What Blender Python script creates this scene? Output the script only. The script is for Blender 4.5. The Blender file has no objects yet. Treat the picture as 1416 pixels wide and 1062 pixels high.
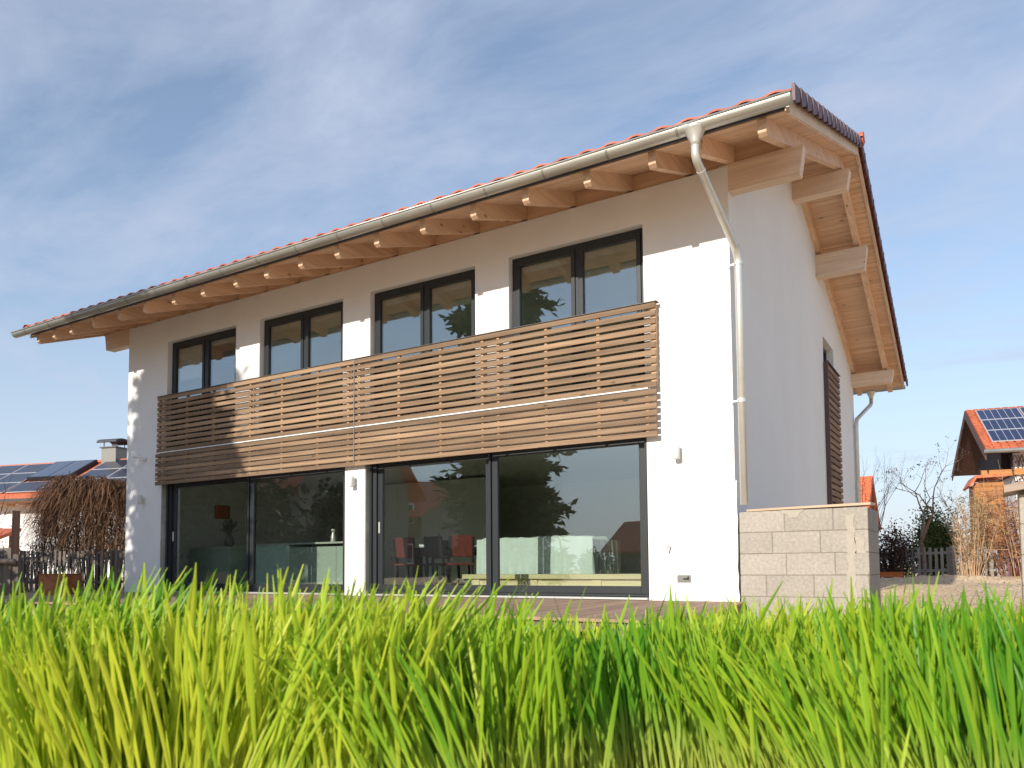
import bpy, math, random
from mathutils import Vector, Matrix, noise
random.seed(7)
R_ = random.Random(11)
S = bpy.context.scene
COL = S.collection

# ------------------------------------------------------------------ camera
cam_d = bpy.data.cameras.new("camera")
cam = bpy.data.objects.new("camera", cam_d); COL.objects.link(cam)
CAM = Vector((2.5445, -9.3168, 0.4262))
cr = Vector((0.85434232, 0.51965314, -0.00773442)); cu = Vector((0.03617261, -0.04461078, 0.99834935)); cf = Vector((-0.51845033, 0.85321187, 0.05691009))
cam.matrix_world = Matrix(((cr.x, cu.x, -cf.x, CAM.x), (cr.y, cu.y, -cf.y, CAM.y), (cr.z, cu.z, -cf.z, CAM.z), (0, 0, 0, 1)))
cam_d.sensor_fit = 'HORIZONTAL'; cam_d.sensor_width = 36.0; cam_d.lens = 1081.26 / 1416 * 36
cam_d.shift_y = 191.88 / 1416
cam_d.clip_start = 0.05; cam_d.clip_end = 3000
cam_d.dof.use_dof = True; cam_d.dof.focus_distance = 11.0; cam_d.dof.aperture_fstop = 8.0
S.camera = cam

# ------------------------------------------------------------------ sky, sun, exposure
SUNV = Vector((-0.06, -1.0, 0.405)).normalized()      # towards the sun
EL = math.asin(SUNV.z); AZ = math.atan2(SUNV.x, SUNV.y)
w = bpy.data.worlds.new("World"); S.world = w; w.use_nodes = True
nt = w.node_tree; nt.nodes.clear()
N = nt.nodes.new; LK = nt.links.new
out = N('ShaderNodeOutputWorld'); bg = N('ShaderNodeBackground'); bg.inputs[1].default_value = 0.14
sky = N('ShaderNodeTexSky'); sky.sky_type = 'NISHITA'; sky.sun_disc = False
sky.sun_elevation = EL; sky.sun_rotation = AZ; sky.air_density = 1.15; sky.dust_density = 0.3; sky.ozone_density = 1.6; sky.altitude = 500
tc = N('ShaderNodeTexCoord')
sep = N('ShaderNodeSeparateXYZ'); LK(tc.outputs['Generated'], sep.inputs[0])
# project the direction on a high cloud layer
zc = N('ShaderNodeMath'); zc.operation = 'MAXIMUM'; LK(sep.outputs[2], zc.inputs[0]); zc.inputs[1].default_value = 0.0
za = N('ShaderNodeMath'); za.operation = 'ADD'; LK(zc.outputs[0], za.inputs[0]); za.inputs[1].default_value = 0.16
dv = N('ShaderNodeVectorMath'); dv.operation = 'DIVIDE'; LK(tc.outputs['Generated'], dv.inputs[0])
cz = N('ShaderNodeCombineXYZ'); [LK(za.outputs[0], cz.inputs[i]) for i in range(3)]; LK(cz.outputs[0], dv.inputs[1])
mp = N('ShaderNodeMapping'); mp.inputs['Rotation'].default_value = (0, 0, math.radians(25)); mp.inputs['Scale'].default_value = (0.95, 1.6, 0.0); LK(dv.outputs[0], mp.inputs[0])
n1 = N('ShaderNodeTexNoise'); n1.inputs['Scale'].default_value = 1.7; n1.inputs['Detail'].default_value = 9; n1.inputs['Roughness'].default_value = 0.62; n1.inputs['Distortion'].default_value = 0.35
LK(mp.outputs[0], n1.inputs['Vector'])
rp = N('ShaderNodeValToRGB'); rp.color_ramp.elements[0].position = 0.37; rp.color_ramp.elements[0].color = (0.15, 0.15, 0.15, 1)
rp.color_ramp.elements[1].position = 0.69; rp.color_ramp.elements[1].color = (0.78, 0.78, 0.78, 1); LK(n1.outputs[0], rp.inputs[0])
mx = N('ShaderNodeMix'); mx.data_type = 'RGBA'; hz = N('ShaderNodeMapRange'); hz.inputs[1].default_value = 0.0; hz.inputs[2].default_value = 0.42; hz.inputs[3].default_value = 0.92; hz.inputs[4].default_value = 0.0; LK(sep.outputs[2], hz.inputs[0])
fm = N('ShaderNodeMath'); fm.operation = 'MAXIMUM'; LK(rp.outputs[0], fm.inputs[0]); LK(hz.outputs[0], fm.inputs[1]); LK(fm.outputs[0], mx.inputs['Factor']); LK(sky.outputs[0], mx.inputs[6]); mx.inputs[7].default_value = (3.3, 3.68, 4.62, 1)
LK(mx.outputs[2], bg.inputs[0]); LK(bg.outputs[0], out.inputs[0])
sl = bpy.data.lights.new("sun", 'SUN'); sl.energy = 4.2; sl.angle = math.radians(0.5); sl.color = (1.0, 0.93, 0.82)
so = bpy.data.objects.new("sun", sl); COL.objects.link(so); so.rotation_euler = (-SUNV).to_track_quat('-Z', 'Y').to_euler()
S.view_settings.view_transform = 'Standard'; S.view_settings.look = 'None'; S.view_settings.exposure = 0.35; S.view_settings.gamma = 1
S.render.engine = 'CYCLES'

# ------------------------------------------------------------------ helpers
class MB:
    """collects shapes of one mesh; every shape gets its own random tint"""
    def __init__(s): s.v = []; s.f = []; s.t = []
    def add(s, vs, fs, t=None):
        b = len(s.v); t = R_.random() if t is None else t
        s.v += [tuple(p) for p in vs]
        for f in fs: s.f.append(tuple(b + i for i in f)); s.t.append(t)
    def box(s, x0, x1, y0, y1, z0, z1, t=None):
        vs = [(x, y, z) for x in (x0, x1) for y in (y0, y1) for z in (z0, z1)]
        s.add(vs, [(0, 1, 3, 2), (4, 6, 7, 5), (0, 4, 5, 1), (2, 3, 7, 6), (0, 2, 6, 4), (1, 5, 7, 3)], t)
    def prism(s, poly, ax, a, b, t=None):
        """poly: 2-D points in the two other axes, extruded along axis ax from a to b"""
        n = len(poly)
        def P(q, h):
            return (h, q[0], q[1]) if ax == 0 else (q[0], h, q[1]) if ax == 1 else (q[0], q[1], h)
        vs = [P(q, a) for q in poly] + [P(q, b) for q in poly]
        s.add(vs, [tuple(range(n)), tuple(range(2 * n - 1, n - 1, -1))] + [(i, (i + 1) % n, n + (i + 1) % n, n + i) for i in range(n)], t)
    def tube(s, pts, rad, k=8, t=None, caps=True):
        pts = [Vector(p) for p in pts]; n = len(pts)
        if not hasattr(rad, '__len__'): rad = [rad] * n
        vs = []; prev = None
        for i, p in enumerate(pts):
            d = (pts[min(i + 1, n - 1)] - pts[max(i - 1, 0)])
            d = d.normalized() if d.length > 1e-9 else Vector((0, 0, 1))
            a = prev - d * prev.dot(d) if prev is not None else d.orthogonal()
            if a.length < 1e-6: a = d.orthogonal()
            a.normalize(); prev = a; b = d.cross(a)
            vs += [p + (a * math.cos(2 * math.pi * j / k) + b * math.sin(2 * math.pi * j / k)) * rad[i] for j in range(k)]
        fs = [(i * k + j, i * k + (j + 1) % k, (i + 1) * k + (j + 1) % k, (i + 1) * k + j) for i in range(n - 1) for j in range(k)]
        if caps: fs += [tuple(range(k - 1, -1, -1)), tuple(range((n - 1) * k, n * k))]
        s.add(vs, fs, t)
    def lathe(s, prof, c=(0, 0), k=20, t=None):
        n = len(prof)
        vs = [(c[0] + r * math.cos(2 * math.pi * j / k), c[1] + r * math.sin(2 * math.pi * j / k), z) for r, z in prof for j in range(k)]
        fs = [(i * k + j, i * k + (j + 1) % k, (i + 1) * k + (j + 1) % k, (i + 1) * k + j) for i in range(n - 1) for j in range(k)]
        fs += [tuple(range(k - 1, -1, -1)), tuple(range((n - 1) * k, n * k))]
        s.add(vs, fs, t)

def obj(name, mb, mat, parent=None, smooth=False, bevel=0):
    me = bpy.data.meshes.new(name); me.from_pydata([tuple(v) for v in mb.v], [], mb.f); me.update()
    a = me.attributes.new('tint', 'FLOAT', 'FACE'); a.data.foreach_set('value', mb.t)
    if smooth: me.polygons.foreach_set('use_smooth', [True] * len(me.polygons))
    me.materials.append(mat)
    o = bpy.data.objects.new(name, me); COL.objects.link(o)
    if parent is not None: o.parent = parent
    if bevel:
        m = o.modifiers.new('bevel', 'BEVEL'); m.width = bevel; m.segments = 1; m.limit_method = 'ANGLE'
    return o
def tag(o, label=None, cat=None, group=None, kind=None):
    for k, v in (('label', label), ('category', cat), ('group', group), ('kind', kind)):
        if v: o[k] = v
    return o
def thing(name, label, cat, loc=(0, 0, 0), rz=0, group=None):
    o = bpy.data.objects.new(name, None); COL.objects.link(o); o.location = loc; o.rotation_euler = (0, 0, rz)
    o.empty_display_size = 0.2
    return tag(o, label, cat, group)
def dup(root, loc, rz, label):
    def cp(o, par):
        c = o.copy(); COL.objects.link(c)
        if par is not None: c.parent = par
        for ch in [q for q in list(bpy.data.objects) if q.parent == o and q is not c]: cp(ch, c)
        return c
    r = cp(root, None); r.location = loc; r.rotation_euler = (0, 0, rz); r['label'] = label
    return r
def grid_wall(mb, ax, at, th, u0, u1, v0, v1, holes, t=0.5):
    """wall in the plane axis=at, thickness th, with rectangular openings (u0,u1,v0,v1); only real faces"""
    us = sorted({u0, u1} | {h[i] for h in holes for i in (0, 1)}); vs_ = sorted({v0, v1} | {h[i] for h in holes for i in (2, 3)})
    nu, nv = len(us) - 1, len(vs_) - 1
    def solid(i, j):
        if i < 0 or j < 0 or i >= nu or j >= nv: return False
        a, b = (us[i] + us[i + 1]) / 2, (vs_[j] + vs_[j + 1]) / 2
        return not any(h[0] < a < h[1] and h[2] < b < h[3] for h in holes)
    def P(a, d, b): return (d, a, b) if ax == 0 else (a, d, b)
    A, B = at, at + th
    for i in range(nu):
        for j in range(nv):
            if not solid(i, j): continue
            a0, a1, b0, b1 = us[i], us[i + 1], vs_[j], vs_[j + 1]
            mb.add([P(a0, A, b0), P(a1, A, b0), P(a1, A, b1), P(a0, A, b1)], [(0, 1, 2, 3)], t)
            mb.add([P(a0, B, b0), P(a1, B, b0), P(a1, B, b1), P(a0, B, b1)], [(3, 2, 1, 0)], t)
            for (di, dj, q) in ((-1, 0, (a0, b0, a0, b1)), (1, 0, (a1, b0, a1, b1)), (0, -1, (a0, b0, a1, b0)), (0, 1, (a0, b1, a1, b1))):
                if not solid(i + di, j + dj):
                    mb.add([P(q[0], A, q[1]), P(q[2], A, q[3]), P(q[2], B, q[3]), P(q[0], B, q[1])], [(0, 1, 2, 3)], t)

MATS = {}
def M(name, c, rough=0.7, metal=0.0, var=0.12, ns=6.0, st=(1, 1, 1), tint=0.0, bump=0.0, bs=60.0, bst=(1, 1, 1), c2=None, spec=0.5, trans=0.0, ramp=(0.3, 0.7), tc2=None, bd=0.02, big=None, knots=None):
    if name in MATS: return MATS[name]
    m = bpy.data.materials.new(name); m.use_nodes = True; t = m.node_tree; t.nodes.clear(); N = t.nodes.new; L = t.links.new
    o = N('ShaderNodeOutputMaterial'); b = N('ShaderNodeBsdfPrincipled')
    b.inputs['Roughness'].default_value = rough; b.inputs['Metallic'].default_value = metal; b.inputs['Specular IOR Level'].default_value = spec
    tc = N('ShaderNodeTexCoord'); mp = N('ShaderNodeMapping'); mp.inputs['Scale'].default_value = st; L(tc.outputs['Object'], mp.inputs[0])
    n = N('ShaderNodeTexNoise'); n.inputs['Scale'].default_value = ns; n.inputs['Detail'].default_value = 6; n.inputs['Roughness'].default_value = 0.6; L(mp.outputs[0], n.inputs['Vector'])
    r = N('ShaderNodeValToRGB'); r.color_ramp.elements[0].position = ramp[0]; r.color_ramp.elements[1].position = ramp[1]
    lo = [x * (1 - var) for x in c]; hi = [min(1, x * (1 + var)) for x in (c2 or c)]
    r.color_ramp.elements[0].color = (*lo, 1); r.color_ramp.elements[1].color = (*hi, 1); L(n.outputs[0], r.inputs[0])
    col = r.outputs[0]
    if big:   # a second, large-scale variation (worn or dirty patches)
        n3 = N('ShaderNodeTexNoise'); n3.inputs['Scale'].default_value = big[0]; n3.inputs['Detail'].default_value = 4; L(tc.outputs['Object'], n3.inputs['Vector'])
        r3 = N('ShaderNodeMapRange'); r3.inputs[1].default_value = 0.3; r3.inputs[2].default_value = 0.7; r3.inputs[3].default_value = 1 - big[1]; r3.inputs[4].default_value = 1 + big[1]; L(n3.outputs[0], r3.inputs[0])
        v3 = N('ShaderNodeVectorMath'); v3.operation = 'SCALE'; L(col, v3.inputs[0]); L(r3.outputs[0], v3.inputs['Scale']); col = v3.outputs[0]
    if knots is not None:
        kp = [2.6, 2.6, 2.6]; kp[knots] = 1.1
        km = N('ShaderNodeMapping'); km.inputs['Scale'].default_value = kp; L(tc.outputs['Object'], km.inputs[0])
        vo = N('ShaderNodeTexVoronoi'); vo.inputs['Scale'].default_value = 2.0; L(km.outputs[0], vo.inputs['Vector'])
        kr = N('ShaderNodeMapRange'); kr.inputs[1].default_value = 0.05; kr.inputs[2].default_value = 0.13; kr.inputs[3].default_value = 0.42; kr.inputs[4].default_value = 1.0; L(vo.outputs['Distance'], kr.inputs[0])
        kv = N('ShaderNodeVectorMath'); kv.operation = 'SCALE'; L(col, kv.inputs[0]); L(kr.outputs[0], kv.inputs['Scale']); col = kv.outputs[0]
    if tint or tc2:
        at = N('ShaderNodeAttribute'); at.attribute_name = 'tint'
        if tc2:
            x = N('ShaderNodeMix'); x.data_type = 'RGBA'; L(at.outputs['Fac'], x.inputs['Factor']); L(col, x.inputs[6]); x.inputs[7].default_value = (*tc2, 1); col = x.outputs[2]
        if tint:
            mr = N('ShaderNodeMapRange'); mr.inputs[3].default_value = 1 - tint; mr.inputs[4].default_value = 1 + tint
            wn = N('ShaderNodeTexWhiteNoise'); wn.noise_dimensions = '1D'; L(at.outputs['Fac'], wn.inputs['W']); L(wn.outputs['Value'], mr.inputs[0])
            v = N('ShaderNodeVectorMath'); v.operation = 'SCALE'; L(col, v.inputs[0]); L(mr.outputs[0], v.inputs['Scale']); col = v.outputs[0]
    L(col, b.inputs['Base Color'])
    if bump:
        m2 = N('ShaderNodeMapping'); m2.inputs['Scale'].default_value = bst; L(tc.outputs['Object'], m2.inputs[0])
        n2 = N('ShaderNodeTexNoise'); n2.inputs['Scale'].default_value = bs; n2.inputs['Detail'].default_value = 5; L(m2.outputs[0], n2.inputs['Vector'])
        bp = N('ShaderNodeBump'); bp.inputs['Strength'].default_value = bump; bp.inputs['Distance'].default_value = bd; L(n2.outputs[0], bp.inputs['Height']); L(bp.outputs[0], b.inputs['Normal'])
    sh = b.outputs[0]
    if trans:
        tr = N('ShaderNodeBsdfTranslucent'); L(col, tr.inputs[0]); ms = N('ShaderNodeMixShader'); ms.inputs[0].default_value = trans
        L(b.outputs[0], ms.inputs[1]); L(tr.outputs[0], ms.inputs[2]); sh = ms.outputs[0]
    L(sh, o.inputs[0]); MATS[name] = m
    return m
def glass_mat(name, tint, refl):
    m = bpy.data.materials.new(name); m.use_nodes = True; t = m.node_tree; t.nodes.clear(); N = t.nodes.new; L = t.links.new
    o = N('ShaderNodeOutputMaterial'); tr = N('ShaderNodeBsdfTransparent'); tr.inputs[0].default_value = (*tint, 1)
    g = N('ShaderNodeBsdfGlossy'); g.inputs['Roughness'].default_value = 0.0; g.inputs[0].default_value = (0.95, 0.98, 1, 1)
    ge = N('ShaderNodeNewGeometry'); dt = N('ShaderNodeVectorMath'); dt.operation = 'DOT_PRODUCT'; L(ge.outputs['Incoming'], dt.inputs[0]); L(ge.outputs['Normal'], dt.inputs[1])
    def mth(op, a, b=None):
        q = N('ShaderNodeMath'); q.operation = op
        for i, v in enumerate((a, b)):
            if v is None: continue
            if hasattr(v, 'is_linked'): L(v, q.inputs[i])
            else: q.inputs[i].default_value = v
        return q.outputs[0]
    sch = mth('MULTIPLY', mth('POWER', mth('SUBTRACT', 1.0, mth('ABSOLUTE', dt.outputs['Value'])), 4.0), 0.9)
    ad = mth('ADD', sch, refl + 0.04).node; ad.use_clamp = True
    # slightly wavy float glass
    tc = N('ShaderNodeTexCoord'); n = N('ShaderNodeTexNoise'); n.inputs['Scale'].default_value = 1.3; n.inputs['Detail'].default_value = 1; L(tc.outputs['Object'], n.inputs['Vector'])
    bp = N('ShaderNodeBump'); bp.inputs['Strength'].default_value = 0.06; bp.inputs['Distance'].default_value = 0.02; L(n.outputs[0], bp.inputs['Height']); L(bp.outputs[0], g.inputs['Normal'])
    mx = N('ShaderNodeMixShader'); L(ad.outputs[0], mx.inputs[0]); L(tr.outputs[0], mx.inputs[1]); L(g.outputs[0], mx.inputs[2]); L(mx.outputs[0], o.inputs[0])
    return m

plaster = M('white_plaster', (0.80, 0.79, 0.77), 0.9, var=0.015, ns=3, bump=0.5, bs=150, bd=0.006, spec=0.2, big=(0.9, 0.025))
inner = M('interior_plaster', (0.76, 0.76, 0.68), 0.9, var=0.02, spec=0.2)
WC = (0.62, 0.39, 0.245); WC2 = (0.76, 0.53, 0.365)
def wood(ax, nm='spruce', c=WC, c2=WC2, **k):
    st = [14, 14, 14]; st[ax] = 0.7
    d = dict(knots=ax if nm in ('spruce', 'pale', 'plank', 'larch') else None, rough=0.6, var=0.06, ns=1.2, st=tuple(st), tint=0.10, c2=c2, bump=0.1, bs=3, bst=tuple(st), spec=0.3); d.update(k)
    return M(nm + '_wood_' + 'xyz'[ax], c, **d)
spr_x, spr_y, spr_z = wood(0), wood(1), wood(2)
lar_x = wood(0, 'larch', (0.17, 0.108, 0.065), (0.32, 0.213, 0.130), tint=0.28, rough=0.75, ns=1.0)
lar_z = wood(2, 'larch', (0.36, 0.21, 0.12), (0.50, 0.32, 0.19), tint=0.15, rough=0.75)
lar_y = wood(1, 'larch', (0.16, 0.095, 0.06), (0.27, 0.165, 0.10), tint=0.2, rough=0.75)
deckm = wood(1, 'deck', (0.26, 0.165, 0.115), (0.40, 0.27, 0.195), tint=0.16, rough=0.8)
anth = M('anthracite_aluminium', (0.026, 0.030, 0.033), 0.38, var=0.05, ns=3, spec=0.4, bump=0.03, bs=300)
anth2 = M('dark_gasket', (0.018, 0.022, 0.026), 0.5, var=0.05)
zinc = M('zinc_sheet', (0.50, 0.49, 0.44), 0.42, metal=0.75, var=0.10, ns=4, st=(0.6, 3, 3), bump=0.03, bs=20, big=(1.5, 0.08))
steel = M('galvanised_steel', (0.66, 0.65, 0.60), 0.38, metal=0.5, var=0.08, ns=5)
whitem = M('white_metal', (0.80, 0.81, 0.80), 0.45, var=0.02); lampm = M('offwhite_lamp', (0.62, 0.62, 0.57), 0.45, var=0.02)
tile = M('red_clay_tile', (0.42, 0.085, 0.045), 0.6, var=0.18, ns=9, tint=0.16, c2=(0.52, 0.13, 0.07), bump=0.15, bs=60)
tile_d = M('dark_verge_tile', (0.085, 0.030, 0.034), 0.5, var=0.2, ns=12, tint=0.2, c2=(0.14, 0.055, 0.06))
tile_o = M('orange_clay_tile', (0.42, 0.09, 0.035), 0.65, var=0.25, ns=9, tint=0.16, c2=(0.52, 0.14, 0.055), big=(0.8, 0.12))
concrete = M('concrete_block', (0.34, 0.305, 0.26), 0.95, var=0.10, ns=30, tint=0.07, c2=(0.40, 0.36, 0.305), bump=0.55, bs=160, bd=0.008, spec=0.15, big=(2.5, 0.06))
mortar = M('mortar', (0.24, 0.21, 0.175), 0.95, var=0.12, ns=20, bump=0.5, bs=110, bd=0.01, spec=0.1)
grey_w = wood(2, 'weathered', (0.115, 0.095, 0.082), (0.20, 0.17, 0.15), tint=0.3, rough=0.85)
rust = M('rusty_steel', (0.30, 0.10, 0.035), 0.8, var=0.25, ns=5, c2=(0.40, 0.16, 0.06), bump=0.2)
pane_up = glass_mat('coated_glass', (0.90, 0.95, 0.93), 0.15)
pane_dn = glass_mat('clear_glass', (0.93, 0.97, 0.95), 0.12)

# ------------------------------------------------------------------ ground
def sm(a, b, x):
    x = max(0.0, min(1.0, (x - a) / (b - a))); return x * x * (3 - 2 * x)
def gz(x, y):
    z = -0.30 + 0.27 * sm(0, 13, y) + 0.22 * sm(-6, -16, x)
    z -= 0.02 * sm(40, 400, math.hypot(x, y))
    # strip of seedbed in front of the camera: distance along the view and across it
    dx, dy = x - CAM.x, y - CAM.y
    a = dx * -0.5193 + dy * 0.8546; b = dx * 0.8546 + dy * 0.5193
    bed = sm(0.55, 1.15, a) * (1 - sm(2.6, 3.3, a)) * (1 - sm(4.2, 5.2, abs(b)))
    z += 0.27 * bed
    # heaped earth by the picket fence
    h = math.exp(-((y - 13.2 - 0.05 * x) / 1.3) ** 2) * sm(-1.5, 0.5, x)
    z += 0.26 * h * (0.6 + 0.8 * noise.noise(Vector((x * 0.6, y * 0.6, 1.3))))
    near = math.exp(-((x - 1) ** 2 + (y - 5) ** 2) / 500.0)
    z += near * (0.035 * noise.noise(Vector((x * 0.9, y * 0.9, 0))) + 0.02 * noise.noise(Vector((x * 3.1, y * 3.1, 4))) + (0.05 * h + 0.012 + 0.03 * bed) * noise.noise(Vector((x * 9, y * 9, 2))))
    return z
def axis_pts(c, fine, half, far):
    p = []; x = 0.0; st = fine
    while x < half: p.append(x); x += st
    while x < far: p.append(x); st *= 1.25; x += st
    p.append(far); return sorted({c - q for q in p} | {c + q for q in p})
gx = axis_pts(0.5, 0.16, 7.5, 900); gy = axis_pts(2.5, 0.16, 13.5, 900)
g = MB(); nx = len(gx)
g.v = [(x, y, gz(x, y)) for y in gy for x in gx]
for j in range(len(gy) - 1):
    for i in range(nx - 1): g.f.append((j * nx + i, j * nx + i + 1, (j + 1) * nx + i + 1, (j + 1) * nx + i)); g.t.append(0.5)
gm = M('gravel_and_earth', (0.46, 0.33, 0.20), 0.95, var=0.2, ns=22, c2=(0.76, 0.58, 0.39), bump=0.9, bs=38, bd=0.03, spec=0.1, big=(0.35, 0.16), ramp=(0.35, 0.62))
tag(obj('ground', g, gm, smooth=True), kind='structure')

# loose stones on the yard
st = MB()
for i in range(1500):
    if i < 900: x, y = R_.uniform(1.6, 4.5), R_.uniform(2.0, 13.5)
    else: x, y = R_.uniform(-1.5, 4.5), R_.uniform(-6.2, 2.0)
    if -0.4 < y < 1.6 and x < 1.7: continue
    r = R_.uniform(0.008, 0.03) * (1.6 if R_.random() < 0.06 else 1); z = gz(x, y)
    vs = []
    for a in ((1, 0, 0), (-1, 0, 0), (0, 1, 0), (0, -1, 0), (0, 0, 1), (0, 0, -1)):
        k = r * R_.uniform(0.6, 1.2); vs.append((x + a[0] * k, y + a[1] * k, z + a[2] * k * 0.6 + r * 0.2))
    st.add(vs, [(0, 2, 4), (2, 1, 4), (1, 3, 4), (3, 0, 4), (2, 0, 5), (1, 2, 5), (3, 1, 5), (0, 3, 5)])
tag(obj('loose_stones', st, M('pale_stone', (0.36, 0.31, 0.25), 0.9, var=0.2, tint=0.35)), 'pale loose stones scattered over the gravel yard', 'stones', kind='stuff')

# ------------------------------------------------------------------ the house
HL, HD = 12.147, 9.96
RX0, RX1 = -13.42, 1.03              # roof ends
YE, YR, YB = -1.33, 4.02, 11.25      # front eave, ridge, back eave
TE = 5.225
SF, SB = 0.377, 0.335
ZR = TE + SF * (YR - YE)
def T(y): return TE + SF * (y - YE) if y <= YR else ZR - SB * (y - YR)
house = thing('house', 'white plastered two storey house with brown slatted balcony and wide timber eaves', 'house')
WINS = [(-10.894, -8.923), (-8.30, -6.318), (-5.732, -3.717), (-3.141, -1.111)]
WT, WB = 4.84, 2.78
DOORS = [(-11.02, -6.256), (-5.838, -1.107)]
DT, DB = 2.16, 0.0
holes = [(a, b, WB, WT) for a, b in WINS] + [(a, b, DB, DT) for a, b in DOORS]
fw = MB(); grid_wall(fw, 1, 0.0, 0.30, -HL, 0.0, -0.6, 5.30, holes)
wall = obj('wall', fw, plaster, house); wall['label'] = 'sunlit white front wall with large openings'
# gable wall right (with its openings), profile following the roof
gw = MB(); grid_wall(gw, 0, -0.30, 0.30, 0.302, HD - 0.002, -0.6, 4.80, [(6.34, 7.52, 0.80, 4.795)])
def gable(mb, x0, x1):
    mb.prism([(0.302, 4.80), (HD - 0.002, 4.80), (HD - 0.002, T(HD) - 0.21), (YR, ZR - 0.21), (0.302, T(0.302) - 0.21)], 0, x0, x1, 0.5)
gable(gw, -0.30, 0.0)
o = obj('wall', gw, plaster, house); o['label'] = 'shaded white gable wall with one tall narrow window'
gl = MB(); gl.box(-HL, -HL + 0.3, 0.302, HD - 0.002, -0.6, 4.8, 0.5); gable(gl, -HL, -HL + 0.3); obj('wall', gl, plaster, house)
bw = MB(); grid_wall(bw, 1, HD, 0.28, -HL, 0.0, -0.6, T(HD) - 0.24, [(-11.3, -9.9, 0.9, 2.2)]); obj('wall', bw, plaster, house)  # rear opening is an unseen addition that lets daylight into the kitchen
# inside: floors, partitions
it = MB(); it.box(-HL + 0.302, -0.302, 0.302, 7.4, -0.2, 0.05, 0.5); obj('interior_floor', it, M('pale_floor', (0.52, 0.48, 0.39), 0.35, var=0.08, ns=3, st=(1, 6, 1)), house)
it = MB(); it.box(-HL + 0.302, -0.302, 0.302, 7.4, 2.44, 2.74, 0.5); obj('storey_slab', it, inner, house)
it = MB(); it.box(-HL + 0.302, -0.302, 0.302, 7.4, 5.05, 5.12, 0.5); obj('upper_ceiling', it, inner, house)
it = MB(); grid_wall(it, 1, 7.402, 0.1, -HL + 0.302, -0.302, -0.2, 5.05, [(-11.3, -9.9, 0.9, 2.2)]); obj('interior_wall', it, inner, house)  # opening added in line with the rear one, to brighten the kitchen
it = MB(); it.box(-HL + 0.302, -0.302, 4.4, 4.5, 2.742, 5.048, 0.5)
for x in (-8.6, -6.02, -3.4): it.box(x - 0.06, x + 0.06, 0.303, 4.398, 2.742, 5.048, 0.5)
obj('interior_wall', it, inner, house)

def frame(mb, x0, x1, z0, z1, y0, y1, w, wb=None):
    wb = w if wb is None else wb
    mb.box(x0, x0 + w, y0, y1, z0, z1); mb.box(x1 - w, x1, y0, y1, z0, z1)
    mb.box(x0 + w, x1 - w, y0, y1, z1 - w, z1); mb.box(x0 + w, x1 - w, y0, y1, z0, z0 + wb)
for i, (a, b) in enumerate(WINS):
    f = MB(); c = (a + b) / 2 + 0.02; frame(f, a + 0.002, b - 0.002, WB + 0.002, WT - 0.002, 0.10, 0.17, 0.065); f.box(c - 0.028, c + 0.028, 0.10, 0.17, WB + 0.067, WT - 0.067)
    fo = obj('window', f, anth, house, bevel=0.004)
    for (p, q) in ((a + 0.067, c - 0.028), (c + 0.028, b - 0.067)):
        s_ = MB(); frame(s_, p + 0.002, q - 0.002, WB + 0.069, WT - 0.069, 0.085, 0.15, 0.06); obj('sash', s_, anth, fo, bevel=0.004)
        gq = MB(); gq.box(p + 0.05, q - 0.05, 0.118, 0.130, WB + 0.12, WT - 0.12, 0.5); obj('pane', gq, pane_up, fo)
        bl = MB(); lo = 4.08 if (i == 0 and p < a + 0.2) else WT - 0.20
        for k in range(int((WT - 0.08 - lo) / 0.03)): bl.box(p + 0.04, q - 0.04, 0.185, 0.195, WT - 0.09 - (k + 1) * 0.03, WT - 0.092 - k * 0.03, 0.5)
        obj('roller_blind', bl, M('blind_fabric', (0.42, 0.44, 0.40), 0.8, var=0.04), fo)
# ground floor sliding doors
def door_group(a, b, m, nm):
    f = MB(); frame(f, a + 0.002, b - 0.002, 0.04, DT - 0.002, 0.09, 0.24, 0.055, 0.03)
    fo = obj('sliding_door', f, anth, house, bevel=0.004)
    dk = MB(); dk.box(a + 0.057, a + 0.13, 0.13, 0.22, 0.07, DT - 0.06); obj('track_post', dk, anth2, fo); dk = MB(); dk.box(m - 0.035, m + 0.035, 0.135, 0.23, 0.07, DT - 0.06); obj('track_post', dk, anth2, fo)
    mm = MB(); mm.box(m - 0.045, m - 0.012, 0.095, 0.13, 0.07, DT - 0.06); obj('mullion', mm, anth, fo, bevel=0.004)
    for (p, q, yy) in ((a + 0.13, m - 0.047, 0.165), (m + 0.0, b - 0.060, 0.115)):
        s_ = MB(); frame(s_, p, q, 0.072, DT - 0.06, yy, yy + 0.055, 0.095, 0.10); obj('sash', s_, anth, fo, bevel=0.004)
        gq = MB(); gq.box(p + 0.09, q - 0.09, yy + 0.02, yy + 0.032, 0.165, DT - 0.15, 0.5); obj('pane', gq, pane_dn, fo)
    h = MB(); h.box(a + 0.155, a + 0.185, 0.145, 0.164, 0.98, 1.16); obj('door_handle', h, steel, fo, bevel=0.003)
    s_ = MB(); s_.box(a + 0.01, b - 0.01, -0.06, 0.088, 0.008, 0.032); obj('door_sill', s_, M('aluminium_sill', (0.6, 0.6, 0.57), 0.4, metal=0.5, var=0.05), fo)
    rl = MB(); rl.box(a + 0.01, a + 0.030, -0.004, 0.0885, 0.04, DT - 0.01); obj('guide_rail', rl, zinc, fo)
    rl = MB(); rl.box(b - 0.030, b - 0.01, 0.0, 0.0885, 0.04, DT - 0.01); obj('guide_rail', rl, anth, fo)
door_group(*DOORS[0], -8.64, 'left'); door_group(*DOORS[1], -3.52, 'right')
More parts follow.
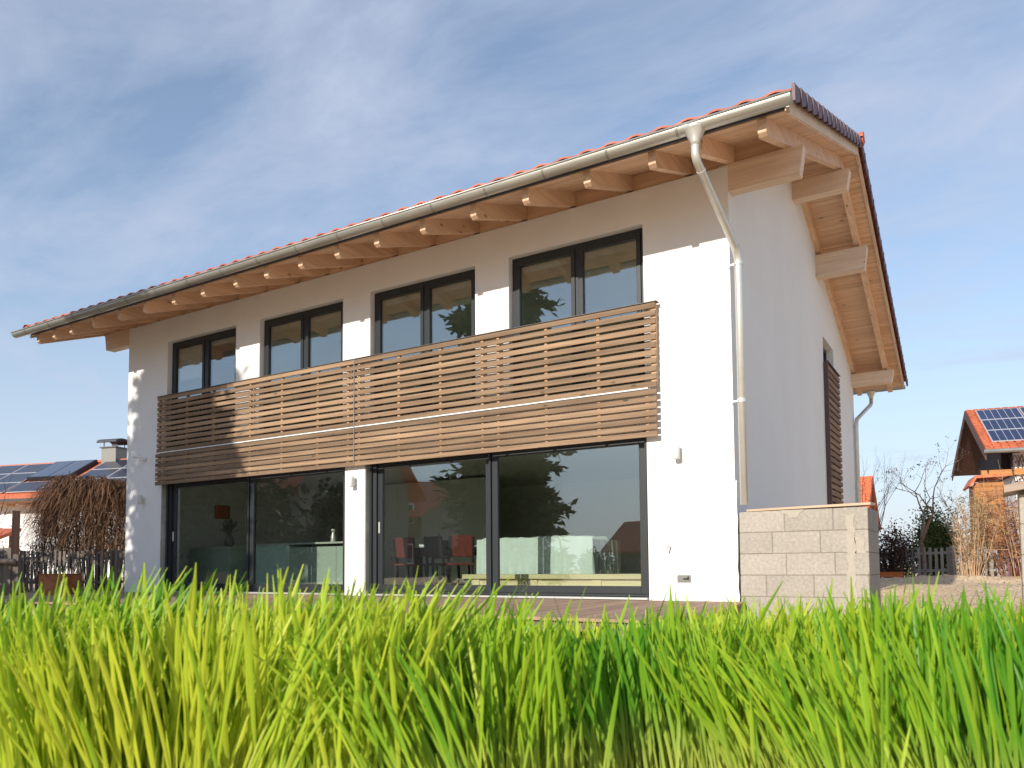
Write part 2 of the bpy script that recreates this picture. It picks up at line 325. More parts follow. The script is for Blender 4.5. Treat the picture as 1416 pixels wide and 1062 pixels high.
# stair window in the gable
f = MB()
for y in (6.342, 6.88, 7.45): f.box(-0.20, -0.13, y, y + 0.068, 0.803, 4.79)
for z in (0.803, 2.74, 4.72): f.box(-0.198, -0.132, 6.41, 7.45, z, z + 0.07)
fo = obj('window', f, anth, house); fo['label'] = 'tall narrow stair window in the shaded gable wall'
q = MB(); q.box(-0.17, -0.158, 6.40, 7.46, 0.86, 4.73, 0.5); obj('pane', q, pane_up, fo)
f = MB()
n = 26
for k in range(n):
    z = 1.0 + k * (3.28 / n); f.box(0.045, 0.075, 6.33, 7.74, z, z + 0.085)
so_ = obj('slatted_shutter', f, lar_y, house); so_['label'] = 'dark slatted timber screen over the stair window'
f = MB()
for y in (6.31, 7.0, 7.68): f.box(0.002, 0.044, y, y + 0.05, 1.0, 4.27)
obj('batten', f, lar_z, so_)
f = MB(); f.box(0.03, 0.09, 6.31, 7.76, 4.285, 4.30); f.box(0.004, 0.085, 6.305, 6.33, 1.0, 4.28); obj('trim', f, M('brown_trim', (0.10, 0.06, 0.055), 0.5), so_)

# balcony slats
YB0, YB1 = -0.125, -0.10
bal = MB(); XA, XB_, XJ = -11.04, -0.915, -5.955
up = [(XA + 0.03, XJ - 0.012), (XJ + 0.012, XB_)]
for (p, q) in up:
    for k in range(11):
        z = 3.745 - 0.070 - k * 0.1005
        e0 = p + R_.uniform(-0.004, 0.004); bal.box(e0, q, YB0, YB1, z, z + 0.068)
ro = obj('balcony_railing', bal, lar_x, house, bevel=0.003); ro['label'] = 'upper open slatted balcony railing of weathered larch'
lo = MB()
for (p, q) in ((XA, XJ - 0.012), (XJ + 0.012, XB_)):
    for k in range(7):
        z = 2.045 + k * 0.0885; lo.box(p + R_.uniform(-0.004, 0.004), q, YB0, YB1, z, z + 0.066)
lw = obj('slatted_fascia', lo, lar_x, house, bevel=0.003); lw['label'] = 'lower closer set slats below the balcony railing'
for x in (-0.955, -1.72, -2.50, -3.27, -3.54, -4.28, -5.07, -5.875, -6.11, -6.78, -7.62, -8.41, -9.40, -10.15, -10.78, -10.98):
    wd = 0.07 if x > -1 else 0.045
    b_ = MB(); b_.box(x - wd / 2, x + wd / 2, YB1 + 0.001, YB1 + 0.045, 2.70, 3.74); obj('batten', b_, lar_z, ro, bevel=0.002)
    b_ = MB(); xx = x - (0.10 if x > -1 else 0); b_.box(xx - 0.022, xx + 0.022, YB1 + 0.001, YB1 + 0.045, 2.05, 2.64); obj('batten', b_, lar_z, lw, bevel=0.002)
cp = MB(); cp.box(XA + 0.02, XB_ + 0.02, YB0 - 0.008, -0.03, 3.752, 3.760); obj('cap_rail', cp, M('dark_cap', (0.10, 0.085, 0.075), 0.5), ro)
jn = MB(); jn.box(XJ - 0.009, XJ + 0.009, YB0 - 0.003, YB1 + 0.03, 2.05, 3.75); obj('joint_strip', jn, M('grey_steel', (0.22, 0.21, 0.2), 0.5, metal=0.4), ro)
sp = MB(); sp.box(XA + 0.05, -1.03, YB0 + 0.002, -0.002, 2.655, 2.685); obj('drip_strip', sp, whitem, lw)
# glass guard steel flats behind the railing
gf = MB()
for z in (2.80, 3.70): gf.box(XA + 0.1, XB_ - 0.1, -0.05, -0.042, z, z + 0.04)
for x in (-10.8, -8.6, -6.2, -5.7, -3.5, -1.2): gf.box(x, x + 0.04, -0.04, -0.002, 2.80, 2.84); gf.box(x, x + 0.04, -0.04, -0.002, 3.70, 3.74)
obj('fixing_rail', gf, M('grey_steel', (0.22, 0.21, 0.2), 0.5), ro)

# ------------------------------------------------------------------ roof
roof = bpy.data.objects.new('roof', None); COL.objects.link(roof); roof.parent = house
roof['label'] = 'red tiled pitched roof with exposed timber eaves'
def slope_sheet(name, off0, off1, mat, xs, ya, yb, inset=0):
    m = MB(); n = 40
    k = xs[0]
    while k < xs[1] - 1e-6:       # boards run along the house: one strip per board across the slope
        k = xs[1]
    ys = []
    y = ya
    while y < yb - 1e-6: ys.append(y); y += 0.121
    ys.append(yb)
    for p, q in zip(ys[:-1], ys[1:]):
        q2 = q - 0.006
        for xa, xb in ((xs[0], -8.9), (-8.9, -4.1), (-4.1, xs[1])):
            m.prism([(p, T(p) - off1), (q2, T(q2) - off1), (q2, T(q2) - off0), (p, T(p) - off0)], 0, xa, xb)
    return obj(name, m, mat, roof)
slope_sheet('soffit_boards', 0.185, 0.21, spr_x, (RX0 + 0.1, RX1 - 0.07), YE + 0.06, YR - 0.003)
slope_sheet('soffit_boards', 0.185, 0.21, spr_x, (RX0 + 0.1, RX1 - 0.07), YR + 0.003, YB - 0.06)
un = MB()
un.prism([(YE + 0.06, T(YE + .06) - 0.184), (YR, ZR - 0.184), (YR, ZR - 0.13), (YE + 0.06, T(YE + .06) - 0.13)], 0, RX0 + 0.1, RX1 - 0.06, 0.5)
un.prism([(YB - 0.06, T(YB - .06) - 0.184), (YR, ZR - 0.184), (YR, ZR - 0.13), (YB - 0.06, T(YB - .06) - 0.13)], 0, RX0 + 0.1, RX1 - 0.06, 0.5)
obj('underlay', un, M('dark_membrane', (0.06, 0.055, 0.05), 0.8), roof)
RF = [0.71, 0.04, -0.49, -1.29, -2.12, -2.89, -3.70, -4.50, -5.24, -5.97, -6.70, -7.40, -8.19, -8.94, -9.73, -10.47, -11.25, -12.0, -12.58, -13.14]
for x in RF:
    r = MB(); ye = YE + 0.07
    r.prism([(ye, T(ye) - 0.213), (ye, T(ye) - 0.355), (ye + 0.05, T(ye + 0.05) - 0.405), (YR - 0.002, ZR - 0.40 - SF * .002), (YR - 0.002, ZR - 0.214)], 0, x - 0.045, x + 0.045)
    obj('rafter', r, spr_y, roof, bevel=0.004)
    r = MB(); ye = YB - 0.16
    r.prism([(ye, T(ye) - 0.213), (ye, T(ye) - 0.33), (ye - 0.07, T(ye - 0.07) - 0.40), (YR + 0.002, ZR - 0.40 - SB * .002), (YR + 0.002, ZR - 0.214)][::-1], 0, x - 0.045, x + 0.045)
    obj('rafter', r, spr_y, roof, bevel=0.004)
# purlins with slanted ends
def purlin(y0, y1, top, h, xr, xl):
    p = MB(); p.prism([(-0.1, top), (-0.1, top - h), (xr - 0.05, top - h), (xr, top)], 1, y0, y1); obj('purlin', p, wood(0, 'palespruce', (0.68, 0.49, 0.35), (0.80, 0.63, 0.48), tint=0.03, knots=0), roof, bevel=0.004)
    p = MB(); p.prism([(xl, top), (xl + 0.05, top - h), (-HL + 0.1, top - h), (-HL + 0.1, top)], 1, y0, y1); obj('purlin', p, wood(0, 'palespruce', (0.68, 0.49, 0.35), (0.80, 0.63, 0.48), tint=0.03, knots=0), roof, bevel=0.004)
purlin(0.003, 0.17, 5.318, 0.33, 0.88, -13.0)
purlin(3.85, 4.05, 6.74, 0.30, 0.88, -13.0)
purlin(5.80, 5.98, T(5.8) - 0.47, 0.42, 0.88, -13.0)
purlin(9.95, 10.15, T(10.0) - 0.44, 0.28, 0.88, -13.0)
bb = MB()                                   # boards closing the gaps between the rafters over the wall
rs = sorted(RF)
for a, b in zip(rs[:-1], rs[1:]): bb.box(a + 0.047, b - 0.047, 0.03, 0.055, 5.319, T(0.03) - 0.215)
obj('blocking_board', bb, spr_x, roof)
# barge boards
for xa, xb in ((RX1 - 0.068, RX1 - 0.035), (RX0 + 0.07, RX0 + 0.1)):
    for (ya, yb, s_) in ((YE + 0.03, YR - 0.001, 1), (YR + 0.001, YB - 0.03, -1)):
        p = MB(); p.prism([(ya, T(ya) - 0.245), (yb, T(yb) - 0.245), (yb, T(yb) - 0.10), (ya, T(ya) - 0.10)], 0, xa, xb)
        obj('barge_board', p, wood(1, 'pale', (0.60, 0.44, 0.30), (0.72, 0.56, 0.42), tint=0.03), roof, bevel=0.004)
# eave board behind the gutter
p = MB(); p.box(RX0 + 0.12, RX1 - 0.09, YE + 0.015, YE + 0.04, TE - 0.185, TE - 0.04); obj('eave_board', p, M('dark_eave_sheet', (0.035, 0.03, 0.03), 0.6), roof)
# tiles: pantile profile, stepped courses
def tiles(name, ya, yb, mat):
    m = MB(); per = 0.30; n = int(round((RX1 - RX0) / per)); per = (RX1 - RX0) / n; sub = 6
    L_ = abs(yb - ya); nc = int(round(L_ / 0.345)); st_ = (yb - ya) / nc
    prof = [0.0, 0.010, 0.026, 0.028, 0.016, 0.002]
    for c in range(nc):
        y0 = ya + c * st_; y1 = y0 + st_ * 1.12 if c < nc - 1 else y0 + st_
        top, bot = [], []
        vs = []
        for i in range(n * sub + 1):
            x = RX0 + i * per / sub; h = prof[i % sub] - 0.03 - (0.003 if c == 0 else 0)
            z0 = T(y0) + h + 0.022; z1 = T(y1) + h - 0.004 if c < nc - 1 else T(y1) + h
            vs += [(x, y0, z0), (x, y1, z1), (x, y0, z0 - 0.022)]
        for i in range(n * sub):
            b = i * 3; b2 = b + 3
            m.add([vs[b], vs[b2], vs[b2 + 1], vs[b + 1]], [(0, 1, 2, 3)], ((i // sub) * 7.31 + c * 3.17) % 1.0)
            m.add([vs[b + 2], vs[b2 + 2], vs[b2], vs[b]], [(0, 1, 2, 3)], ((i // sub) * 7.31 + c * 3.17) % 1.0)
    return obj(name, m, mat, roof)
t_ = tiles('roof_tiles', YE - 0.05, YR, tile); tiles('roof_tiles', YB + 0.05, YR, tile)
rd = MB()
x = RX0
while x < RX1:
    x2 = min(x + 0.42, RX1 + 0.03); r0, r1 = 0.105, 0.118
    vs = []
    for xx, rr in ((x, r0), (x2 + 0.03, r1)):
        for j in range(9):
            a = math.pi * (j / 8) ; vs.append((xx, YR + rr * math.cos(a) * 1.15, ZR - 0.02 + rr * math.sin(a)))
    rd.add(vs, [(j, j + 1, 10 + j, 9 + j) for j in range(8)] + [tuple(range(8, -1, -1)), tuple(range(9, 18))]); x = x2
obj('ridge_tiles', rd, tile, roof)
# hanging verge tiles: lapped plates down both verges
for X, sg in ((RX1, 1), (RX0, -1)):
    v_ = MB()
    for (ya, yb) in ((YE - 0.05, YR), (YB + 0.05, YR)):
        nc = int(round(abs(yb - ya) / 0.345)); st_ = (yb - ya) / nc
        for c in range(nc):
            y0 = ya + c * st_; y1 = y0 + st_ * 1.06
            o0 = 0.030
            def zz(y, d): return T(y) - d
            low = []
            for j in range(7):            # rounded lower edge of each plate
                f_ = j / 6; y = y0 + (y1 - y0) * f_; low.append((y, zz(y, 0.125 + 0.035 * math.sin(math.pi * min(1, f_ * 1.0)) - 0.03 * f_)))
            poly = low + [(y1, zz(y1, -0.015)), (y0, zz(y0, -0.04))]
            v_.prism(poly, 0, X + sg * (0.004), X + sg * (o0 if c % 1 == 0 else 0.02))
            ym = y0 + st_ * 0.06           # raised rib at the front edge of each plate
            v_.prism([(y0 - 0.012, zz(y0, 0.15)), (y0 + 0.035 * (1 if st_ > 0 else -1), zz(y0, 0.155)), (y0 + 0.035 * (1 if st_ > 0 else -1), zz(y0, -0.020)), (y0 - 0.012, zz(y0, -0.012))], 0, X + sg * 0.006, X + sg * 0.040)
    obj('verge_tiles', v_, tile_d, roof)
ec = MB(); ec.lathe([(0.001, 0), (0.09, 0), (0.09, 0.02), (0.001, 0.02)], k=18)
for i_, v in enumerate(ec.v): ec.v[i_] = (RX1 + 0.035 + v[2], YR + v[0] * 1.1, ZR - 0.02 + v[1])
obj('ridge_end_cap', ec, tile, roof)

# gutters
def gutter(yc, zc_, x0, x1, flip, nm):
    m = MB(); R0 = 0.082; k = 14
    prof = [(yc + R0 * math.cos(math.pi + math.pi * j / k), zc_ + R0 * math.sin(math.pi + math.pi * j / k)) for j in range(k + 1)]
    inn = [(yc + (R0 - 0.004) * math.cos(math.pi + math.pi * j / k), zc_ + (R0 - 0.004) * math.sin(math.pi + math.pi * j / k)) for j in range(k, -1, -1)]
    nseg = 18
    for s_ in range(nseg):
        a, b = x0 + (x1 - x0) * s_ / nseg, x0 + (x1 - x0) * (s_ + 1) / nseg
        for q in range(len(prof) - 1): m.add([(a, *prof[q]), (b, *prof[q]), (b, *prof[q + 1]), (a, *prof[q + 1])], [(0, 1, 2, 3)], 0.5)
        for q in range(len(inn) - 1): m.add([(a, *inn[q]), (b, *inn[q]), (b, *inn[q + 1]), (a, *inn[q + 1])], [(0, 1, 2, 3)], 0.5)
    fr = -1 if not flip else 1
    m.tube([(x0, yc + fr * (R0 + 0.006), zc_ + 0.002), (x1, yc + fr * (R0 + 0.006), zc_ + 0.002)], 0.011, 8, 0.5)
    for X in (x0 - 0.002, x1 - 0.002): m.prism(prof, 0, X, X + 0.004, 0.5)
    go = obj('gutter', m, zinc, roof, smooth=False)
    for p in go.data.polygons: p.use_smooth = True
    for s_ in range(1, nseg):
        j_ = MB()
        a = x0 + (x1 - x0) * s_ / nseg - 0.35
        pr = [(a, yc + (R0 + 0.004) * math.cos(math.pi * (1 + j / k)), zc_ + (R0 + 0.004) * math.sin(math.pi * (1 + j / k))) for j in range(k + 1)]
        vs = []
        for (xx, y, z) in pr: vs += [(xx - 0.012, y, z), (xx + 0.012, y, z)]
        j_.add(vs, [(2 * i, 2 * i + 1, 2 * i + 3, 2 * i + 2) for i in range(k)], 0.3)
        obj('gutter_bracket', j_, M('gutter_bracket_metal', (0.33, 0.33, 0.30), 0.4, metal=0.7), roof)
    return go
gutter(-1.440, 5.082, -13.62, 1.045, False, 'front'); gutter(YB + 0.12, T(YB) - 0.13, -13.5, 1.0, True, 'back')
# downpipes
def bez(ps, n=6):
    """polyline with rounded corners"""
    out_ = [Vector(ps[0])]
    for i in range(1, len(ps) - 1):
        a, b, c = map(Vector, ps[i - 1:i + 2]); r = min(0.16, (b - a).length / 2.2, (c - b).length / 2.2)
        p0 = b + (a - b).normalized() * r; p2 = b + (c - b).normalized() * r
        for k in range(n + 1):
            t = k / n; out_.append(p0 * (1 - t) ** 2 + b * 2 * t * (1 - t) + p2 * t * t)
    out_.append(Vector(ps[-1])); return out_
def downpipe(gx_, yc, zc_, wx, wy, zt, zb, nm, sg):
    m = MB(); m.tube(bez([(gx_, yc, zc_ - 0.2), (gx_, yc, zc_ - 0.36), (wx, wy, zt), (wx, wy, zb)]), 0.045, 14, 0.5)
    d = obj('downpipe', m, steel, house, smooth=True)
    h = MB(); h.lathe([(0.046, zc_ - 0.23), (0.052, zc_ - 0.19), (0.11, zc_ - 0.07), (0.13, zc_ - 0.045), (0.05, zc_ - 0.04)], (gx_, yc), 16, 0.5); obj('hopper', h, steel, d, smooth=True)
    for z in (zt - 0.12, zt * 0.5 + 0.3, 0.9):
        c = MB()
        if z > zb + 0.1: c.lathe([(0.044, z - 0.025), (0.053, z - 0.022), (0.053, z + 0.022), (0.044, z + 0.025)], (wx, wy), 14, 0.5); c.box(wx - 0.13 * (1 if sg > 0 else 0.4), wx, wy - 0.006 * 0, wy + 0.012, z - 0.008, z + 0.008, 0.5); obj('pipe_clip', c, steel, d)
    m_ = Vector((gx_, yc, zc_ - 0.36)).lerp(Vector((wx, wy, zt)), 0.12); e_ = (Vector((wx, wy, zt)) - Vector((gx_, yc, zc_ - 0.36))).normalized()
    c = MB(); c.tube([m_ - e_ * 0.01, m_ + e_ * 0.02], 0.050, 14, 0.5); obj('pipe_joint', c, steel, d)
    m_ = Vector((gx_, yc, zc_ - 0.36)).lerp(Vector((wx, wy, zt)), 0.93); c = MB(); c.tube([m_ - e_ * 0.01, m_ + e_ * 0.02], 0.050, 14, 0.5)
    obj('pipe_joint', c, steel, d)
downpipe(0.055, -1.43, 5.095, 0.115, -0.055, 4.16, 1.14, 'front', 1)
downpipe(0.25, YB + 0.12, T(YB) - 0.13, 0.06, HD + 0.12, 3.75, 0.0, 'back', 1)

# fixings on the front wall
def cyl_lamp(x, z, label):
    m = MB(); m.lathe([(0.042, z - 0.085), (0.045, z - 0.08), (0.045, z + 0.08), (0.042, z + 0.085)], (x, -0.085), 20, 0.5)
    l = obj('wall_lamp', m, lampm, house, smooth=False); l['label'] = label
    b_ = MB(); b_.box(x - 0.02, x + 0.02, -0.05, -0.001, z - 0.05, z + 0.03, 0.5); obj('bracket', b_, lampm, l)
cyl_lamp(-0.69, 1.825, 'white cylinder lamp right of the doors'); cyl_lamp(-6.045, 1.80, 'white cylinder lamp on the pillar between the doors'); cyl_lamp(-11.56, 1.80, 'white cylinder lamp on the shaded left end')
for p in house.children:
    if p.name.startswith('wall_lamp'):
        for q in p.data.polygons: q.use_smooth = len(q.vertices) == 4
c = MB(); c.tube([(-11.52, -0.002, 2.60), (-11.52, -0.07, 2.60)], 0.03, 10); c.tube(bez([(-11.52, -0.05, 2.58), (-11.52, -0.10, 2.62), (-11.60, -0.14, 2.66), (-11.67, -0.16, 2.655)]), [0.022] * 8 + [0.032] * 8, 10)
o = obj('wall_spotlight', c, whitem, house, smooth=True); o['label'] = 'small white swivel spotlight high on the left end'
c = MB(); c.tube([(-0.82, -0.002, 0.665), (-0.82, -0.06, 0.665)], 0.013, 10); c.tube([(-0.82, -0.055, 0.665), (-0.845, -0.10, 0.62)], 0.010, 10); c.box(-0.87, -0.81, -0.062, -0.055, 0.685, 0.697); c.tube([(-0.82, -0.05, 0.66), (-0.82, -0.055, 0.70)], 0.006, 8)
obj('garden_tap', c, steel, house)
c = MB(); c.box(-0.735, -0.565, -0.012, -0.001, 0.225, 0.315); o = obj('outlet_box', c, M('grey_outlet', (0.20, 0.20, 0.175), 0.4, metal=0.3), house, bevel=0.003)
c2_ = MB(); c2_.box(-0.655, -0.59, -0.028, -0.013, 0.262, 0.280); c2_.box(-0.60, -0.585, -0.028, -0.013, 0.262, 0.298); obj('flap', c2_, anth2, o)
c = MB(); c.box(-11.65, -11.53, -0.012, -0.001, 0.20, 0.29); o = obj('outlet_box', c, anth2, house, bevel=0.003)
# torn sealing strip at the wall corner
c = MB()
R2 = random.Random(3); z = -0.25; pp = []
while z < 1.45: pp.append((0.006 + R2.uniform(-0.004, 0.012), -0.010 + R2.uniform(-0.006, 0.004), z)); z += R2.uniform(0.05, 0.14)
c.tube(pp, [R2.uniform(0.006, 0.017) for _ in pp], 6); obj('sealing_strip', c, whitem, house)

# ------------------------------------------------------------------ timber deck
deck = thing('timber_deck', 'brown plank terrace along the front of the white house', 'deck')
def xe(y): return 0.03 + 0.155 * (-y)        # right end runs slightly out of square
d = MB(); x = -12.3; w_ = 0.138
nb = int((0.0 + 12.3) / 0.144)
YF = -3.45
for i in range(nb + 1):
    x = -12.3 + i * 0.144
    def sk(y, xx): return xx + (xx + 12.3) / 12.33 * 0.155 * (-y)
    a0, a1 = x, x + 0.138
    ys = [-0.012, -1.2, -2.35, YF] if i % 2 else [-0.012, -1.8, YF]
    for p, q in zip(ys[:-1], ys[1:]):
        q2 = q + 0.004 if q > YF else q
        d.add([(sk(p, a0), p, 0), (sk(p, a1), p, 0), (sk(q2, a1), q2, 0), (sk(q2, a0), q2, 0), (sk(p, a0), p, -0.026), (sk(p, a1), p, -0.026), (sk(q2, a1), q2, -0.026), (sk(q2, a0), q2, -0.026)],
              [(3, 2, 1, 0), (4, 5, 6, 7), (0, 1, 5, 4), (1, 2, 6, 5), (2, 3, 7, 6), (3, 0, 4, 7)])
obj('deck_boards', d, deckm, deck)
fb = MB(); xr = 0.036
fb.add([(xr, -0.012, -0.001), (xr + .026, -0.012, -0.001), (xr + .026 + 0.155 * 3.45, YF, -0.001), (xr + 0.155 * 3.45, YF, -0.001), (xr, -0.012, -0.13), (xr + .026, -0.012, -0.13), (xr + .026 + 0.155 * 3.45, YF, -0.13), (xr + 0.155 * 3.45, YF, -0.13)],
       [(3, 2, 1, 0), (4, 5, 6, 7), (0, 1, 5, 4), (1, 2, 6, 5), (2, 3, 7, 6), (3, 0, 4, 7)])
obj('edge_board', fb, wood(1, 'edge', (0.15, 0.095, 0.065), (0.24, 0.16, 0.115), tint=0.05), deck)
for y in (-0.3, -1.1, -1.9, -2.7, -3.38):
    j_ = MB(); j_.box(-12.28, 0.0 + 0.155 * -y, y - 0.03, y + 0.03, -0.115, -0.028); obj('joist', j_, grey_w, deck)
for i in range(9):
    ft = MB(); x = -12.0 + i * 1.49; ft.box(x, x + 0.2, -3.40, -3.18, -0.6, -0.116); obj('footing', ft, concrete, deck)

# ------------------------------------------------------------------ concrete block walls
def block_wall(nm, label, loc, x0, x1, th, zt, zb, bl, seed, end_pier=False):
    t = thing(nm, label, 'wall', loc)
    r = random.Random(seed); m = MB(); h = 0.25; z = zt - h; row = 0
    core = MB(); core.box(x0 + 0.006, x1 - 0.006, 0.006, th - 0.006, zb, zt - 0.004, 0.5); obj('mortar', core, mortar, t)
    offs = [0.0, 0.42, 0.16, 0.30, 0.05, 0.38]
    while z > zb - 0.2:
        x = x0 + 0.0; first = [0.52, 0.38, 0.53, 0.30, 0.50, 0.36][row % 6]; e = x0 + first
        while x < x1 - 1e-6:
            e = min(e, x1)
            if x1 - e < 0.10: e = x1
            m.box(x + 0.0035, e - 0.0025, r.uniform(-0.003, 0.002), th + r.uniform(-0.002, 0.003), z + 0.0035, z + h - 0.002)
            x = e; e = x + bl
        z -= h; row += 1
    obj('blocks', m, concrete, t, bevel=0.006)
    return t
bwll = block_wall('block_wall', 'grey concrete block wall with a timber plank on top beside the house corner', (0, 0, 0), 0.034, 1.44, 0.95, 1.06, -0.5, 0.525, 5)
pk = MB(); pk.add([(0.12, 0.02, 1.088), (1.47, -0.01, 1.108), (1.50, 0.17, 1.108), (0.12, 0.20, 1.088), (0.12, 0.02, 1.062), (1.47, -0.01, 1.078), (1.50, 0.17, 1.078), (0.12, 0.20, 1.062)],
                 [(0, 1, 2, 3), (7, 6, 5, 4), (0, 4, 5, 1), (1, 5, 6, 2), (2, 6, 7, 3), (3, 7, 4, 0)])
tag(obj('timber_plank', pk, wood(0, 'plank', (0.50, 0.33, 0.22), (0.62, 0.44, 0.31), tint=0.0), bevel=0.003), 'long pale wooden plank lying on top of the grey block wall', 'plank')
# smeared mortar stripes on the blocks near the end
R3 = random.Random(9); sm_ = MB()
for (xa, xb, z0, z1) in ((1.22, 1.30, 0.02, 1.02), (1.305, 1.40, 0.55, 0.78)):
    zz = z0; L0 = []; L1 = []
    while zz < z1: L0.append((xa + R3.uniform(-0.015, 0.015), zz)); L1.append((xb + R3.uniform(-0.015, 0.015), zz)); zz += 0.06
    sm_.prism(L0 + L1[::-1], 1, -0.007, -0.001, 0.5)
L0 = [(0.50, 1.06), (0.53, 1.03), (0.60, 1.0), (0.62, 0.965), (0.70, 0.97), (0.72, 1.01), (0.78, 1.06)]; sm_.prism(L0, 1, -0.006, -0.001, 0.5)
obj('mortar_smear', sm_, M('pale_mortar', (0.41, 0.365, 0.30), 0.95, var=0.08, ns=15, bump=0.4, bs=90), bwll)
shed = block_wall('garage_wall', 'grey concrete block garage wall with overhanging timber roof edge at the right border', (2.775, -1.70, 0), 0.0, 3.2, 0.24, 0.995, -0.5, 0.5, 8)
rb = MB(); rb.add([(-0.10, -0.14, 1.0), (3.3, -0.14, 1.6), (3.3, 0.40, 1.6), (-0.10, 0.40, 1.0), (-0.10, -0.14, 1.06), (3.3, -0.14, 1.66), (3.3, 0.40, 1.66), (-0.10, 0.40, 1.06)],
                 [(3, 2, 1, 0), (4, 5, 6, 7), (0, 1, 5, 4), (1, 2, 6, 5), (2, 3, 7, 6), (3, 0, 4, 7)]); obj('roof_board', rb, wood(0, 'board', (0.28, 0.20, 0.15), (0.38, 0.29, 0.22)), shed)
wg = MB(); wg.prism([(0.0, 0.996), (3.2, 0.996), (3.2, 1.578), (0.05, 1.02)], 1, 0.02, 0.22, 0.5); obj('wedge', wg, mortar, shed)

# ------------------------------------------------------------------ furniture seen through the panes
FL = 0.05
darkw = M('dark_furniture', (0.022, 0.014, 0.012), 0.35, var=0.2, ns=8)
redl = M('dark_red_leather', (0.16, 0.035, 0.028), 0.45, var=0.15)
tb = thing('dining_table', 'long dark dining table behind the left pane of the right door', 'table', (-5.9, 2.35, FL))
m = MB(); m.box(-1.05, 1.05, -0.42, 0.42, 0.70, 0.745); m.box(-0.98, 0.98, -0.36, 0.36, 0.60, 0.699); obj('tabletop', m, darkw, tb, bevel=0.004)
for sx in (-1, 1):
    for sy in (-1, 1): m = MB(); m.box(sx * 0.98 - 0.05, sx * 0.98 + 0.05, sy * 0.36 - 0.05, sy * 0.36 + 0.05, 0, 0.60); obj('leg', m, darkw, tb)
def chair(label, loc, rz, mat):
    t = thing('dining_chair', label, 'chair', loc, rz, 'dark chairs around the dining table')
    m = MB(); m.box(-0.22, 0.22, -0.22, 0.22, 0.42, 0.46); obj('seat', m, mat, t, bevel=0.01)
    m = MB(); m.prism([(-0.20, 0.56), (-0.17, 0.56), (-0.23, 0.92), (-0.26, 0.92)], 0, -0.20, 0.20); obj('backrest', m, mat, t, bevel=0.008)
    m = MB()
    for sx in (-1, 1): m.prism([(-0.21, 0.46), (-0.17, 0.46), (-0.235, 0.90), (-0.265, 0.90)], 0, sx * 0.2 - 0.02, sx * 0.2 + 0.02)
    obj('back_frame', m, darkw, t)
    for sx in (-1, 1):
        for sy in (-1, 1):
            m = MB(); a, b = sx * 0.19, sy * 0.19
            m.add([(a - .02, b - .02, .42), (a + .02, b - .02, .42), (a + .02, b + .02, .42), (a - .02, b + .02, .42)] + [(a * 1.06 - .014, b * 1.12 - .014, 0), (a * 1.06 + .014, b * 1.12 - .014, 0), (a * 1.06 + .014, b * 1.12 + .014, 0), (a * 1.06 - .014, b * 1.12 + .014, 0)],
                  [(3, 2, 1, 0), (4, 5, 6, 7), (0, 1, 5, 4), (1, 2, 6, 5), (2, 3, 7, 6), (3, 0, 4, 7)]); obj('leg', m, darkw, t)
    return t
ch = chair('red backed dining chair at the left end of the near side of the table', (-6.35, 1.80, FL), 0.12, redl)
chair('dark dining chair second from the left on the near side of the table', (-5.62, 1.78, FL), -0.15, darkw)
dup(ch, (-5.15, 1.62, FL), 0.75, 'reddish dining chair turned sideways at the right end of the near side')
chair('black dining chair at the far side of the table', (-6.7, 2.98, FL), math.pi, darkw)
m = MB(); m.lathe([(0.04, 0.80), (0.055, 0.82), (0.055, 0.96), (0.05, 1.0), (0.018, 1.03), (0.018, 1.06)], (-6.05, 2.25), 14, 0.5)
tag(obj('bottle', m, M('blue_plastic', (0.05, 0.30, 0.45), 0.3, var=0.05), smooth=True), 'blue bottle standing on the dining table', 'bottle')
m = MB(); m.lathe([(0.03, 0.80), (0.036, 0.81), (0.036, 0.95), (0.015, 0.99), (0.015, 1.01)], (-6.19, 2.22), 12, 0.5)
tag(obj('bottle', m, M('green_plastic', (0.08, 0.45, 0.18), 0.3, var=0.05), smooth=True), 'slim green bottle left of the blue bottle on the dining table', 'bottle')
m = MB(); m.lathe([(0.03, 0.797), (0.07, 0.81), (0.085, 0.86), (0.08, 0.86), (0.05, 0.815)], (-6.42, 2.25), 14, 0.5)
tag(obj('bowl', m, whitem, smooth=True), 'small white bowl on the dining table', 'bowl')
m = MB(); m.box(-5.35, -5.02, 2.1, 2.32, 0.797, 0.812); m.box(-5.55, -5.38, 2.12, 2.28, 0.797, 0.805)
tag(obj('papers', m, whitem), 'flat white papers lying on the right end of the dining table', 'papers')
# sofa under a dust sheet
m = MB(); nx_, ny_ = 60, 26; X0, X1, Y0, Y1 = -4.75, -2.62, 1.55, 2.5
def sofa_z(u, v):
    e = min(1, u / 0.02, (1 - u) / 0.06, v / 0.04, (1 - v) / 0.06)
    top = 0.86 if v > 0.0 else 0.5
    return FL + top * (max(0, e) ** 0.35)
for j in range(ny_ + 1):
    for i in range(nx_ + 1):
        u, v = i / nx_, j / ny_; uu = u ** 1.0; z = FL + (sofa_z(u, v) - FL)
        z += 0.02 * noise.noise(Vector((u * 9, v * 5, 0))) + 0.012 * noise.noise(Vector((u * 30, v * 9, 3)))
        x = X0 + (X1 - X0) * uu; y = Y0 + (Y1 - Y0) * v
        if u > 0.9: x += 0.05 * math.sin(v * 40) * (u - 0.9) * 10
        if v < 0.12: y += 0.02 * math.sin(u * 55) + 0.02 * noise.noise(Vector((u * 12, 1, z * 4)))
        m.v.append((x, y, max(z, FL + 0.01)))
for j in range(ny_):
    for i in range(nx_): b_ = j * (nx_ + 1) + i; m.f.append((b_, b_ + 1, b_ + nx_ + 2, b_ + nx_ + 1)); m.t.append(0.5)
